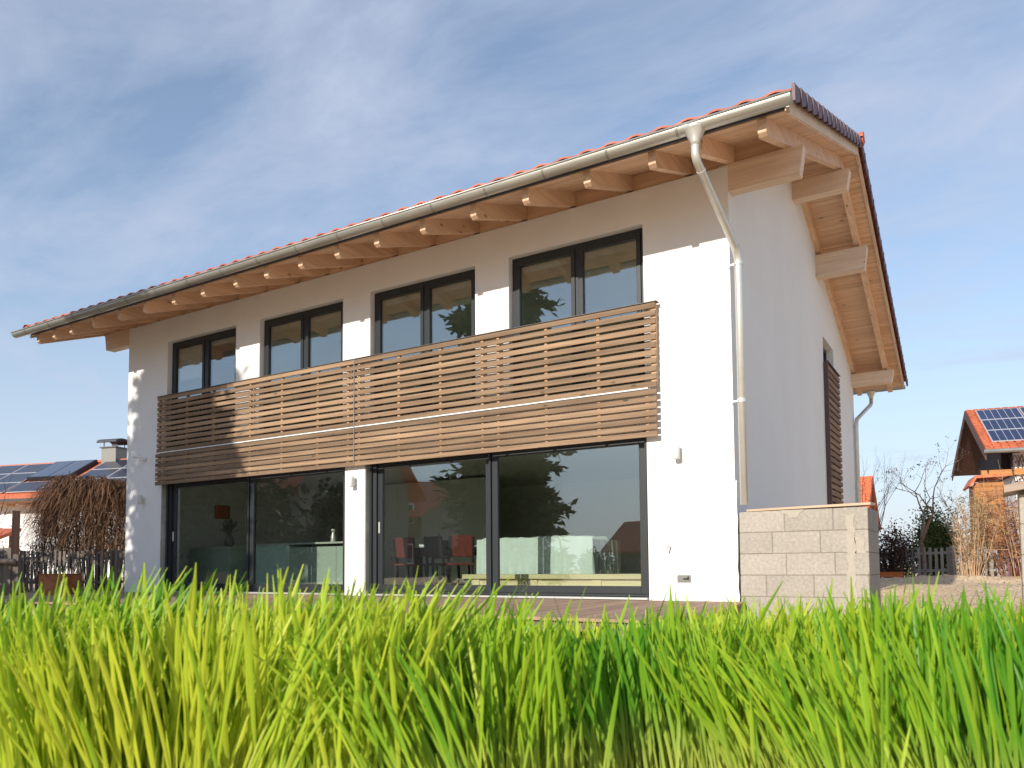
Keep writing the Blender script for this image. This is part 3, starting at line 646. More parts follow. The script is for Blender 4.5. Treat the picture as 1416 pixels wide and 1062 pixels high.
# front and side skirts of the sheet with folds
def skirt(p0, p1, n, ztop):
    vs = []
    for i in range(n + 1):
        f_ = i / n; x = p0[0] + (p1[0] - p0[0]) * f_; y = p0[1] + (p1[1] - p0[1]) * f_
        dxn, dyn = (p1[1] - p0[1]), -(p1[0] - p0[0]); L_ = math.hypot(dxn, dyn)
        for k in range(8):
            q = k / 7; a = q * (0.02 + 0.030 * math.sin(i * 0.9 + 2 * math.sin(i * 0.23))) + 0.01 * noise.noise(Vector((i * 0.4, q * 3, 0)))
            vs.append((x + dxn / L_ * a, y + dyn / L_ * a, ztop * (1 - q) + (FL + 0.02) * q))
    m.add(vs, [(i * 8 + k, i * 8 + k + 1, (i + 1) * 8 + k + 1, (i + 1) * 8 + k) for i in range(n) for k in range(7)], 0.5)
skirt((X0, Y0 + 0.0), (X1, Y0 + 0.0), 70, FL + 0.84); skirt((X1 - 0.02, Y0), (X1 + 0.05, Y1), 40, FL + 0.80)
tag(obj('covered_sofa', m, M('dust_sheet', (0.62, 0.70, 0.64), 0.9, var=0.04), smooth=True), 'sofa hidden under a pale dust sheet behind the right pane', 'sofa')
bn = thing('low_bench', 'low pale pine bench along the glass in front of the covered sofa', 'bench', (-3.1, 1.1, FL))
pine = wood(0, 'pine', (0.62, 0.52, 0.28), (0.75, 0.64, 0.38), tint=0.03)
m = MB(); m.box(-1.5, 1.75, -0.20, 0.20, 0.20, 0.27); obj('seat', m, pine, bn, bevel=0.004)
m = MB(); m.box(-1.35, 1.60, -0.13, -0.10, 0.10, 0.199); obj('rail', m, pine, bn)
for x in (-1.35, -0.3, 0.75, 1.5): m = MB(); m.box(x, x + 0.14, -0.15, 0.15, 0, 0.198); obj('leg', m, pine, bn)
m = MB()
for k in range(7):
    r_ = 0.11 + 0.006 * k
    m.tube([(-1.62 + r_ * math.cos(a), 1.35 + r_ * math.sin(a), FL + 0.285 + k * 0.022 + 0.005 * math.sin(a * 9 + k)) for a in [2 * math.pi * i / 24 for i in range(25)]], 0.011, 6)
m.tube([(-1.62 + 0.15 * math.cos(a), 1.35, FL + 0.42 + 0.13 * math.sin(a)) for a in [math.pi * i / 10 for i in range(11)]], 0.008, 6)
m.lathe([(0.001, FL + 0.272), (0.11, FL + 0.272), (0.11, FL + 0.285), (0.001, FL + 0.285)], (-1.62, 1.35), 16)
tag(obj('wicker_basket', m, M('wicker', (0.12, 0.06, 0.03), 0.8, var=0.3)), 'small brown wicker basket at the right end by the pale bench', 'basket')
# kitchen
kg = M('glossy_green_front', (0.56, 0.68, 0.61), 0.2, var=0.02); kg2 = M('glossy_dark_green_front', (0.42, 0.48, 0.41), 0.22, var=0.02)
kt = M('grey_worktop', (0.50, 0.51, 0.46), 0.3, var=0.05)
k1 = thing('kitchen_island', 'pale green kitchen island behind the second pane from the left', 'counter', (-8.8, 1.9, FL))
m = MB(); m.box(-1.40, -0.40, -0.35, 0.35, 0.08, 0.85); obj('end_panel', m, kg, k1, bevel=0.003)
for i in range(3):
    m = MB(); m.box(-0.395 + i * 0.62, 0.218 + i * 0.62, -0.33, 0.33, 0.08, 0.80); obj('cabinet', m, kg2, k1, bevel=0.003)
m = MB(); m.box(-1.42, 1.48, -0.38, 0.38, 0.852, 0.885); obj('worktop', m, kt, k1)
k2 = thing('kitchen_counter', 'dark green kitchen counter behind the leftmost pane', 'counter', (-10.95, 1.5, FL))
for i in range(2):
    m = MB(); m.box(-0.80 + i * 0.62, -0.19 + i * 0.62, -0.3, 0.3, 0.08, 0.42); m.box(-0.80 + i * 0.62, -0.19 + i * 0.62, -0.3, 0.3, 0.425, 0.80); obj('drawer', m, kg2, k2, bevel=0.003)
m = MB(); m.box(-0.82, 0.46, -0.32, 0.32, 0.802, 0.84); obj('worktop', m, kt, k2)
m = MB(); m.lathe([(0.05, 0.89), (0.09, 0.93), (0.10, 1.02), (0.06, 1.12), (0.055, 1.14)], (-10.9, 1.5), 16, 0.5)
vz = tag(obj('vase', m, M('speckled_ceramic', (0.22, 0.20, 0.17), 0.5, var=0.5, ns=18), smooth=True), 'round grey vase with dried twigs on the dark kitchen counter', 'vase')
m = MB()
for i in range(60):
    a = R_.uniform(0, 6.28); r_ = R_.uniform(0.02, 0.20); h_ = R_.uniform(0.12, 0.38)
    m.tube([(-10.9, 1.5, 1.1), (-10.9 + r_ * 0.5 * math.cos(a), 1.5 + r_ * 0.5 * math.sin(a), 1.1 + h_ * 0.6), (-10.9 + r_ * math.cos(a), 1.5 + r_ * math.sin(a), 1.1 + h_)], [0.004, 0.006, 0.014], 5)
obj('dried_twigs', m, M('dried_twig', (0.25, 0.22, 0.18), 0.9), vz)
m = MB(); m.lathe([(0.05, 0.936), (0.06, 0.95), (0.05, 1.06), (0.03, 1.13), (0.032, 1.15), (0.05, 1.17), (0.045, 1.2)], (-8.35, 1.9), 14, 0.5)
tag(obj('jug', m, steel, smooth=True), 'metal jug standing on the pale green kitchen island', 'jug')
m = MB(); m.box(-11.825, -11.815, 1.85, 2.25, 1.54, 1.84); tag(obj('wall_picture', m, M('orange_picture', (0.55, 0.14, 0.05), 0.7, var=0.3, ns=3)), 'orange picture on the kitchen side wall behind the leftmost pane', 'picture')
cb = thing('tall_cupboards', 'row of tall pale cupboards behind the dining table', 'cupboard', (-7.9, 4.7, FL))
for i in range(6): m = MB(); m.box(-2.4 + i * 0.62, -1.786 + i * 0.62, 0, 0.49, 0.06, 2.32); obj('cupboard_door', m, M('pale_cupboard', (0.72, 0.74, 0.66), 0.25, var=0.02), cb, bevel=0.003)

# ------------------------------------------------------------------ vegetation builders
def leaf_quad(mb, p, L_, W_, d, rnd, t=None):
    """one small folded leaf"""
    d = d.normalized(); a = d.orthogonal().normalized(); a.rotate(Matrix.Rotation(rnd.uniform(0, 6.28), 3, d)); up_ = d.cross(a)
    p = Vector(p); q = p + d * L_; mid = p + d * L_ * 0.5
    mb.add([p, mid + a * W_ + up_ * W_ * 0.3, q, mid - a * W_ + up_ * W_ * 0.3], [(0, 1, 2), (0, 2, 3)], rnd.random() if t is None else t)
def rdir(rnd, up_=0.0):
    while True:
        v = Vector((rnd.uniform(-1, 1), rnd.uniform(-1, 1), rnd.uniform(-1, 1)))
        if 0.05 < v.length < 1: return (v.normalized() + Vector((0, 0, up_))).normalized()
def branches(mb, p, d, L_, r, depth, rnd, spread=0.6, up_=0.15, tips=None, k=5, ratio=0.72, nb=(2, 3), wob=0.12):
    n = 4; pts = [Vector(p)]; dd = d.normalized()
    for i in range(n):
        dd = (dd + rdir(rnd) * wob + Vector((0, 0, up_ * 0.3))).normalized(); pts.append(pts[-1] + dd * L_ / n)
    rr = [r * (1 - 0.45 * i / n) for i in range(n + 1)]
    mb.tube(pts, rr, k, rnd.random(), caps=(depth == 0))
    if depth == 0:
        if tips is not None: tips.append((pts[-1], dd)); tips.append((pts[-2], dd))
        return
    for j in range(rnd.randint(*nb)):
        b = pts[-1] if j < 2 else pts[rnd.randint(2, n - 1)]
        nd = (dd + rdir(rnd) * spread + Vector((0, 0, up_))).normalized()
        branches(mb, b, nd, L_ * ratio * rnd.uniform(0.8, 1.2), rr[-1] * 0.85, depth - 1, rnd, spread, up_, tips, max(3, k - 1), ratio, nb, wob)
bark = M('brown_bark', (0.12, 0.08, 0.055), 0.9, var=0.25, ns=8, st=(3, 3, 0.5), bump=0.4, bs=30)
bark2 = M('tan_bark', (0.26, 0.165, 0.11), 0.9, var=0.25, ns=8, st=(3, 3, 0.5), bump=0.3, bs=30)
needle = M('conifer_needles', (0.022, 0.045, 0.018), 0.8, var=0.3, c2=(0.05, 0.085, 0.03), tc2=(0.07, 0.09, 0.03), tint=0.2, trans=0.15)

def conifer(label, loc, H, R0, seed, n=12000, low=0.1, nb=230):
    rnd = random.Random(seed); t = thing('conifer_tree', label, 'tree', loc)
    tr = MB(); tr.tube([(0, 0, -0.2), (0.05, 0, H * 0.4), (0, 0.05, H * 0.8), (0, 0, H * 0.98)], [0.2, 0.15, 0.07, 0.015], 8)
    lv = MB()
    for i in range(nb):
        f_ = (i / nb) ** 0.9; z = low + (H - low) * f_; a = i * 2.4 + rnd.uniform(-.4, .4)
        L_ = R0 * (1 - f_ ** 9) * rnd.uniform(0.6, 1.2) + 0.12
        d = Vector((math.cos(a), math.sin(a), 0.12)); tip = Vector((d.x * L_, d.y * L_, z + 0.12 * L_ - 0.10 * L_ * L_ * 0.3)); o_ = Vector((0, 0, z)); mid = (o_ + tip) / 2 + Vector((0, 0, 0.1 * L_))
        tr.tube([o_, mid, tip], [0.035 * (1 - f_) + 0.01, 0.02, 0.006], 4)
        for k in range(int(n / nb * (0.35 + L_ / R0))):
            u = rnd.uniform(0.12, 1.02) ** 0.8; p = o_.lerp(mid, u * 2) if u < 0.5 else mid.lerp(tip, u * 2 - 1)
            sd = rdir(rnd); sd.z = sd.z * 0.4 - 0.15
            p = p + Vector((rnd.gauss(0, 0.13), rnd.gauss(0, 0.13), rnd.gauss(0, 0.09))) * (1.3 - 0.5 * u)
            if p.x < -0.55 * R0 and rnd.random() < 0.72: continue
            leaf_quad(lv, p, rnd.uniform(0.2, 0.42), rnd.uniform(0.05, 0.09), (sd + d * 0.7), rnd)
    obj('trunk', tr, bark, t); obj('crown', lv, needle, t)
    return t
def bare_tree(label, loc, H, seed, depth=4, mat=bark, leaves=0, lmat=None, name='bare_tree', r=0.07, spread=0.6, rz=0, stems=1, up_=0.15):
    rnd = random.Random(seed); t = thing(name, label, 'tree', loc, rz); m = MB(); tips = []
    for s_ in range(stems):
        branches(m, (rnd.uniform(-.1, .1) * (stems > 1), rnd.uniform(-.1, .1) * (stems > 1), -0.1), Vector((rnd.uniform(-.3, .3) * (stems > 1), rnd.uniform(-.3, .3) * (stems > 1), 1)), H * 0.34, r, depth, rnd, spread, up_, tips)
    obj('trunk', m, mat, t)
    if leaves:
        lv = MB()
        for k in range(leaves):
            p, d = rnd.choice(tips); leaf_quad(lv, p + rdir(rnd) * 0.05, rnd.uniform(0.03, 0.07), 0.016, rdir(rnd, -0.2), rnd)
        obj('leaves', lv, lmat, t)
    return t

# trees behind the photographer: they throw the dappled shade on the left end and stand mirrored in the panes
conifer('tall dark conifer across the garden, mirrored in the panes and shading the left end', (-11.35, -12.6, -0.15), 11.0, 1.75, 21, n=36000, nb=270)
bare_tree('leafless garden tree right of the mirrored conifer', (-9.4, -13.0, -0.15), 4.6, 4, depth=6, r=0.05, spread=0.7)
bare_tree('low leafless shrub tree far across the garden', (-3.5, -30, -0.2), 5.5, 14, depth=5, r=0.09, spread=0.8)
hm = M('hedge_leaves', (0.03, 0.045, 0.018), 0.8, var=0.3, tint=0.3)
def bush(label, loc, rx, ry, rz_, n, seed, mat, name='bush', size=(0.05, 0.11), stemm=bark, cat='bush', flat=0.75):
    rnd = random.Random(seed); t = thing(name, label, cat, loc)
    stx = MB(); lv = MB(); cl = []
    for i in range(26):
        d = rdir(rnd, 0.2); d.z = abs(d.z); r = rnd.uniform(0.35, 0.92)
        c = Vector((d.x * rx * r, d.y * ry * r, rz_ * (0.15 + 0.8 * abs(d.z) * r + 0.0))); cl.append(c)
        stx.tube([(rnd.uniform(-.1, .1), rnd.uniform(-.1, .1), -0.1), (c.x * 0.4, c.y * 0.4, c.z * 0.55), c], [0.03, 0.02, 0.006], 4)
    for k in range(n):
        c = rnd.choice(cl); s_ = rnd.uniform(0.8, 1.2)
        p = c + Vector((rnd.gauss(0, 0.19 * rx), rnd.gauss(0, 0.19 * ry), rnd.gauss(0, 0.14 * rz_)))
        if p.z < 0.02: p.z = rnd.uniform(0.02, 0.3)
        leaf_quad(lv, p, rnd.uniform(*size), rnd.uniform(*size) * 0.3, rdir(rnd, 0.3), rnd)
    obj('stems', stx, stemm, t); obj('foliage', lv, mat, t)
    return t
LB = ['broad dark hedge bush beyond the mirrored conifer', 'rounded dark bush in the middle distance opposite the house', 'large dark bush farthest right opposite the house', 'dark bush in front of the house opposite',
 'tall dark hedge bush left of the terrace, nearest to the house', 'tall dark hedge bush left of the terrace, second from the house', 'tall dark hedge bush left of the terrace, third from the house',
 'wide dark hedge bush across the garden right of the opposite house', 'wide dark hedge bush across the garden before the opposite house', 'wide dark hedge bush across the garden left of the opposite house']
for i, (x, y, rx, ry, h_, n_) in enumerate(((-26.5, -40, 3.5, 1.8, 2.6, 1500), (-21.5, -41, 2.0, 1.8, 2.0, 1200), (-8.5, -42, 4.5, 1.8, 2.6, 1800), (-14.0, -43, 3, 1.8, 2.4, 1500),
        (-14.9, -4.9, 1.3, 1.0, 3.9, 5200), (-17.4, -4.7, 1.5, 1.0, 4.0, 5200), (-20.2, -4.6, 1.7, 1.0, 4.0, 4500), (-19.6, -13.0, 2.0, 1.0, 4.2, 4200), (-23.6, -13.0, 2.4, 1.0, 4.6, 4200), (-28.2, -13.0, 2.6, 1.0, 4.6, 4200))):
    bush(LB[i], (x, y, -0.2), rx, ry, h_, n_, 60 + i, hm, size=(0.18, 0.36))
# neighbouring houses opposite (mirrored in the glass)
def simple_house(label, loc, rz, Lx, Dy, eave, ridge, seed):
    t = thing('neighbour_house', label, 'house', loc, rz)
    m = MB(); m.box(-Lx / 2, Lx / 2, 0, Dy, -0.6, eave, 0.5); m.prism([(0, eave), (Dy, eave), (Dy / 2, ridge - 0.15)], 0, -Lx / 2, Lx / 2, 0.5); obj('wall', m, M('taupe_render', (0.22, 0.215, 0.19), 0.9, var=0.05, spec=0.2), t)
    m = MB(); k = (ridge - eave) / (Dy / 2); o_ = 0.8
    for s_ in (1, -1):
        yy = lambda q: q if s_ > 0 else Dy - q
        m.prism([(yy(-o_), eave - k * o_ + 0.02), (yy(Dy / 2), ridge + 0.02), (yy(Dy / 2), ridge - 0.14), (yy(-o_), eave - k * o_ - 0.14)], 0, -Lx / 2 - 0.7, Lx / 2 + 0.7, 0.5)
    ro_ = obj('roof', m, M('tile_bumpy', (0.40, 0.10, 0.05), 0.7, var=0.2, ns=10, c2=(0.50, 0.15, 0.08)), t)
    for side in (-0.0,):
        for i in range(int(Lx / 2.6)):
            for z in ([0.9] if eave < 4 else [0.9, 3.5]):
                x = -Lx / 2 + 1.3 + i * 2.6
                f = MB(); frame(f, x - 0.6, x + 0.6, z, z + 1.3, -0.02, 0.03, 0.08); fo_ = obj('window', f, whitem, t)
                q_ = MB(); q_.box(x - 0.52, x + 0.52, -0.008, 0.0, z + 0.08, z + 1.22, 0.5); obj('pane', q_, M('dark_window_glass', (0.03, 0.04, 0.05), 0.08, var=0.05), fo_)
    return t
simple_house('two storey neighbour house facing the glazed front from across the garden on the left', (-29.5, -16.5, -0.2), math.radians(180), 9, 8, 5.4, 9.9, 1)
simple_house('long low neighbour house far across the garden', (-17, -46, -0.3), math.radians(180), 10, 7, 2.4, 4.3, 2)
simple_house('grey gabled house standing behind the opposite hedge, seen in the second pane from the right', (-33, -31, -0.2), math.radians(190), 9, 8, 4.4, 6.8, 3)

# ------------------------------------------------------------------ left background
nl = thing('neighbour_house', 'low white neighbour house with solar panels all over its orange roof at the left', 'house', (-31.1, 11.5, 0), math.radians(15.5))
EV, RG, DR = 3.50, 5.40, 3.25
kk = (RG - EV) / DR
m = MB(); m.box(-13, 7, -2.35, 3.0, -0.4, 3.75, 0.5); m.prism([(-2.35, 3.75), (3.0, 3.75), (0, RG - 0.2)], 0, -13, 7, 0.5); obj('wall', m, plaster, nl)
m = MB()
for s_ in (-1, 1):
    m.prism([(s_ * DR, EV), (0, RG), (0, RG - 0.16), (s_ * DR, EV - 0.16)], 0, -13.6, 7.6, 0.5)
rl = obj('roof', m, tile_o, nl)
m = MB(); m.box(-13.6, 7.6, -DR - 0.13, -DR - 0.01, EV - 0.16, EV - 0.04, 0.5); obj('gutter', m, M('brown_gutter', (0.10, 0.085, 0.08), 0.4, metal=0.5), nl)
m = MB(); m.box(-13.6, 7.6, -0.10, 0.10, RG - 0.03, RG + 0.06, 0.5); obj('ridge_tiles', m, tile_o, rl)
m = MB(); m.box(-13.3, 7.3, -DR + 0.15, -DR + 0.19, EV - 0.17, EV - 0.165 + 0.12, 0.5)
for i in range(20): m.box(-13.2 + i, -13.1 + i, -DR + 0.12, -2.352, EV - 0.28, EV - 0.165)
obj('rafters', m, spr_y, rl)
cell = M('solar_cell', (0.020, 0.030, 0.085), 0.16, var=0.15, ns=2, tint=0.10, spec=0.6); alu = M('panel_frame', (0.60, 0.61, 0.63), 0.4, metal=0.4, var=0.04)
def on_slope(mb, x0, x1, s0, s1, h0, h1, e, r, kd):
    """box lying on the front slope; s = distance up the slope from the eave"""
    c, s_ = kd
    def P(x, s, h): return (x, e[0] + s * c - h * s_, e[1] + s * s_ + h * c)
    vs = [P(x, s, h) for x in (x0, x1) for s in (s0, s1) for h in (h0, h1)]
    mb.add(vs, [(0, 1, 3, 2), (4, 6, 7, 5), (0, 4, 5, 1), (2, 3, 7, 6), (0, 2, 6, 4), (1, 5, 7, 3)])
cell_g = M('solar_cell_grey', (0.030, 0.033, 0.052), 0.2, var=0.15, ns=2, tint=0.10, spec=0.7)
def solar(parent, x0, nx_, s0, ns_, pw, ph, e, kd, ncell=6):
    for j in range(ns_):
        for i in range(nx_):
            a, b = x0 + i * pw, s0 + j * ph
            f = MB(); on_slope(f, a + 0.02, a + pw - 0.02, b + 0.02, b + ph - 0.02, 0.05, 0.085, e, None, kd); p_ = obj('solar_panel', f, alu, parent)
            c_ = MB(); on_slope(c_, a + 0.055, a + pw - 0.055, b + 0.055, b + ph - 0.055, 0.0852, 0.089, e, None, kd); q_ = obj('cells', c_, cell if ncell else cell_g, p_)
            if ncell:
                l_ = MB()
                for k in range(1, ncell): xx = a + 0.05 + (pw - 0.1) * k / ncell; on_slope(l_, xx - 0.008, xx + 0.008, b + 0.06, b + ph - 0.06, 0.0892, 0.0915, e, None, kd)
                obj('cell_lines', l_, alu, p_)
ang = math.atan(kk); KD = (math.cos(ang), math.sin(ang))
solar(nl, -13.1, 6, 0.42, 3, 1.65, 1.08, (-DR, EV), KD, 0)
solar(nl, -0.35, 4, 0.42, 3, 1.65, 1.08, (-DR, EV), KD, 0)
solar(nl, -3.1, 2, 0.42, 1, 1.8, 1.08, (-DR, EV), KD, 0)
m = MB(); on_slope(m, -3.05, -0.75, 1.70, 3.50, 0.02, 0.20, (-DR, EV), None, KD); cl_ = obj('solar_collector', m, anth2, nl)
for i in range(2): m = MB(); on_slope(m, -2.98 + i * 1.10, -1.93 + i * 1.10, 1.76, 3.44, 0.202, 0.21, (-DR, EV), None, KD); obj('cells', m, M('collector_glass', (0.06, 0.08, 0.13), 0.06, var=0.05, spec=0.8), cl_)
ck = MB(); ck.box(-0.52, 0.26, -0.32, 0.36, 4.9, 5.95, 0.5); chm = obj('chimney', ck, M('grey_chimney_cladding', (0.22, 0.21, 0.19), 0.5, metal=0.4, var=0.1), nl)
ck = MB(); ck.box(-0.58, 0.32, -0.38, 0.42, 5.95, 6.0, 0.5)
for x in (-0.45, 0.18):
    for y in (-0.25, 0.30): ck.box(x - 0.015, x + 0.015, y - 0.015, y + 0.015, 6.0, 6.22, 0.5)
pr = [(-0.78 + 0, 0)]
arc = [(0.48 * math.cos(math.pi * i / 10), 6.20 + 0.19 * math.sin(math.pi * i / 10)) for i in range(11)]
ck.prism(arc + [(x * 0.94, z - 0.03) for x, z in arc[::-1]], 0, -0.66, 0.40, 0.5)
obj('chimney_cap', ck, M('dark_metal_cap', (0.12, 0.11, 0.11), 0.4, metal=0.6), chm)
ck = MB(); ck.lathe([(0.12, 6.0), (0.12, 6.14), (0.10, 6.16)], (-0.1, 0.02), 12, 0.5); obj('flue', ck, whitem, chm)
for (x, w_) in ((-6.6, 0.7), (-10.5, 0.9), (-1.6, 0.8), (3.0, 0.9)):
    f = MB(); frame(f, x, x + w_, 2.0, 3.1, -2.40, -2.36, 0.09); f.box(x - 0.05, x + w_ + 0.05, -2.46, -2.352, 1.94, 1.998); fo = obj('window', f, wood(2, 'brownframe', (0.16, 0.09, 0.05), (0.22, 0.13, 0.08)), nl)
    q = MB(); q.box(x + 0.09, x + w_ - 0.09, -2.375, -2.365, 2.09, 3.01, 0.5); obj('pane', q, M('dark_window_glass', (0.03, 0.04, 0.05), 0.08, var=0.05), fo)
pm = MB(); pm.box(-7.25, -7.03, -3.05, -2.83, -0.3, 3.26, 0.5); obj('porch_post', pm, wood(2, 'post', (0.22, 0.13, 0.08), (0.30, 0.18, 0.12)), nl)
cpt = thing('carport', 'low orange tiled porch roof in front of the low white neighbour house', 'carport', (-26.6, 4.6, 0), math.radians(25))
m = MB(); m.prism([(-0.7, 1.50), (0.7, 1.95), (0.7, 1.83), (-0.7, 1.38)], 0, -4.5, 0.2, 0.5); obj('roof', m, tile_o, cpt)
for x in (-4.2, 0.0):
    for y in (-0.5, 0.5): m = MB(); m.box(x - 0.06, x + 0.06, y - 0.06, y + 0.06, -0.2, 1.42 + (y + 0.5) * 0.3214, 0.5); obj('post', m, wood(2, 'post', (0.22, 0.13, 0.08), (0.30, 0.18, 0.12)), cpt)

# big brown weeping shrub behind the fence
def weeping_shrub(label, loc, rz):
    rnd = random.Random(33); t = thing('weeping_shrub', label, 'shrub', loc, rz)
    st_ = MB(); lv = MB()
    for i in range(46):
        a = rnd.uniform(0, 6.28); r = rnd.uniform(0, 0.9); st_.tube([(r * 1.0 * math.cos(a), r * 0.5 * math.sin(a), -0.1), (r * 1.3 * math.cos(a), r * 0.7 * math.sin(a), 1.2), (r * 1.6 * math.cos(a + .1), r * 0.9 * math.sin(a), rnd.uniform(1.9, 2.7))], [0.02, 0.014, 0.006], 4)
    for i in range(9500):
        a = rnd.uniform(0, 6.28); r = rnd.random() ** 0.55; x = 1.50 * r * math.cos(a); y = 0.85 * r * math.sin(a)
        dome = 2.78 - 0.75 * (x / 1.55) ** 2 - 0.15 * rnd.random() - 0.25 * math.sin(x * 3 + 1) * 0.3
        z = dome - rnd.random() ** 1.8 * 1.9; L_ = rnd.uniform(0.5, 1.15); out_ = Vector((math.cos(a), math.sin(a) * 0.6, 0))
        out_ = (out_ * 0.6 + rdir(rnd) * 0.9); out_.z = rnd.uniform(0.2, 0.9); out_.normalize()
        p = Vector((x, y, z)); vs = []; wv = rnd.uniform(0.006, 0.013); dr = rnd.uniform(0.45, 1.0); side = out_.cross(Vector((0, 0, 1))).normalized(); side = (side + rdir(rnd) * 0.4).normalized()
        n = 4
        for k in range(n + 1):
            q = k / n; c = p + out_ * L_ * 0.62 * q + Vector((0, 0, -1)) * L_ * dr * q * q; ww = wv * (1 - 0.75 * q); vs += [c - side * ww, c + side * ww]
        lv.add(vs, [(2 * k, 2 * k + 1, 2 * k + 3, 2 * k + 2) for k in range(n)], rnd.random())
    obj('stems', st_, bark, t); obj('foliage', lv, M('dry_reed_leaves', (0.11, 0.055, 0.032), 0.8, var=0.3, c2=(0.19, 0.10, 0.05), tint=0.45, trans=0.2), t)
    return t
weeping_shrub('big round shrub of hanging dry brown leaves behind the picket fence', (-16.35, 1.95, 0.0), math.radians(30))
def twig_shrub(label, loc, H, rx, seed, n, mat, leaves=0, lmat=None, name='twig_shrub', up_=0.9, k=4, group=None):
    rnd = random.Random(seed); t = thing(name, label, 'shrub', loc, group=group); m = MB(); lv = MB()
    for i in range(n):
        a = rnd.uniform(0, 6.28); b = rnd.random(); p = Vector((0.35 * rx * b * math.cos(a), 0.35 * rx * b * math.sin(a), -0.08))
        d = Vector((math.cos(a) * b, math.sin(a) * b, 0)) * rnd.uniform(0.2, 1.0) * rx / H; d.z = up_; h_ = H * rnd.uniform(0.55, 1.0)
        pts = [p]; ns_ = 6
        for q in range(ns_):
            d = d + rdir(rnd) * 0.10; d.z = max(0.2, d.z); pts.append(pts[-1] + d.normalized() * h_ / ns_)
        m.tube(pts, [0.013 * (1 - 0.8 * q / ns_) for q in range(ns_ + 1)], k, rnd.random(), caps=False)
        for q in range(2, ns_):
            for _ in range(3):
                dd = (d.normalized() * 0.7 + rdir(rnd) * 0.8).normalized(); dd.z = abs(dd.z); L_ = h_ * rnd.uniform(0.08, 0.22); e_ = pts[q] + dd * L_
                m.tube([pts[q], pts[q] + dd * L_ * 0.5 + rdir(rnd) * 0.015, e_], [0.006, 0.004, 0.002], 3, rnd.random(), caps=False)
                for w2 in range(leaves):
                    leaf_quad(lv, pts[q].lerp(e_, rnd.random()), rnd.uniform(0.03, 0.07), 0.014, rdir(rnd), rnd)
    obj('stems', m, mat, t)
    if leaves: obj('leaves', lv, lmat, t)
    return t
redtw = M('reddish_twigs', (0.20, 0.07, 0.055), 0.8, var=0.2, tint=0.3); tantw = M('tan_twigs', (0.34, 0.20, 0.11), 0.8, var=0.2, c2=(0.45, 0.30, 0.17), tint=0.3)
rleaf = M('russet_leaves', (0.22, 0.085, 0.03), 0.8, var=0.2, c2=(0.36, 0.17, 0.05), tint=0.35, trans=0.2); gleaf = M('olive_leaves', (0.10, 0.11, 0.035), 0.8, var=0.2, c2=(0.17, 0.16, 0.05), tint=0.35, trans=0.2)
darktw = M('dark_twigs', (0.075, 0.045, 0.04), 0.8, var=0.2, tint=0.2)
twig_shrub('thin bare shrub with reddish tips at the left border', (-16.3, -0.7, 0), 3.1, 1.1, 5, 9, darktw, 1, rleaf)
twig_shrub('dark thin shrub beside the weeping brown shrub', (-17.5, 1.3, 0), 2.3, 1.6, 6, 26, darktw, 1, darktw)
twig_shrub('low yellowish leafy shrub behind the fence at the left', (-18.4, 0.9, 0), 1.5, 1.4, 8, 26, darktw, 5, M('golden_leaves', (0.40, 0.22, 0.05), 0.8, var=0.2, tint=0.3, trans=0.25))

# picket fences
def picket_fence(label, pts, h_, post_every, mat, seed, name='picket_fence', base=None, pw=0.055, gap=0.052):
    rnd = random.Random(seed); t = thing(name, label, 'fence', (pts[0][0], pts[0][1], 0))
    m = MB(); o_ = Vector((pts[0][0], pts[0][1]))
    for a, b in zip(pts[:-1], pts[1:]):
        A, B = Vector(a) - o_, Vector(b) - o_; L_ = (B - A).length; d = (B - A) / L_; nrm = Vector((-d.y, d.x))
        def bx(s0, s1, n0, n1, z0, z1, mm, g0=0, g1=0):
            vs = []
            for s, gq in ((s0, g0), (s1, g1)):
                for n_ in (n0, n1):
                    for z in (z0 + gq, z1 + gq): q = A + d * s + nrm * n_; vs.append((q.x, q.y, z))
            mm.add(vs, [(0, 1, 3, 2), (4, 6, 7, 5), (0, 4, 5, 1), (2, 3, 7, 6), (0, 2, 6, 4), (1, 5, 7, 3)])
        s = 0.04
        G = lambda s: gz(*(A + d * s + o_))
        while s < L_ - pw:
            z0 = G(s) + 0.05; bx(s, s + pw, -0.010, 0.010, z0, z0 + h_ + rnd.uniform(-0.02, 0.02), m); s += pw + gap + rnd.uniform(-0.006, 0.006)
        rm = MB()
        for z in (0.22, h_ - 0.15): bx(0, L_, 0.011, 0.05, z, z + 0.07, rm, G(0), G(L_))
        obj('rail', rm, mat, t)
        s = 0
        while s <= L_ + 0.01:
            pm_ = MB(); bx(s - 0.05, s + 0.05, 0.051, 0.14, G(s) - 0.2, G(s) + h_ + 0.06, pm_); obj('post', pm_, mat, t); s += L_ / max(1, round(L_ / post_every))
    obj('pickets', m, mat, t)
    return t
picket_fence('dark weathered picket fence beyond the left end of the house', [(-20.5, -2.4), (-16.5, 0.2), (-12.9, 2.5)], 0.92, 1.9, grey_w, 4)
bp_ = thing('board_fence', 'tall grey vertical board fence panel at the left border', 'fence', (-13.35, -1.5, -0.05), math.radians(33))
for i in range(9): m = MB(); m.box(-1.3 + i * 0.14, -1.165 + i * 0.14, 0, 0.025, -0.3, 0.92 + R_.uniform(-0.01, 0.01)); obj('board', m, grey_w, bp_)
m = MB(); m.tube([(-1.35, -0.06, 0.68), (0.06, -0.06, 0.66)], 0.055, 10); obj('log_rail', m, grey_w, bp_, smooth=True)
m = MB(); m.box(-0.03, 0.08, 0.026, 0.12, -0.3, 0.80); obj('post', m, grey_w, bp_)
m = MB(); m.box(-0.055, 0.055, -0.055, 0.055, -0.3, 1.66, 0.5); pst = obj('timber_post', m, wood(2, 'post', (0.22, 0.13, 0.08), (0.30, 0.18, 0.12)), bevel=0.004); pst.location = (-14.4, -0.95, 0)
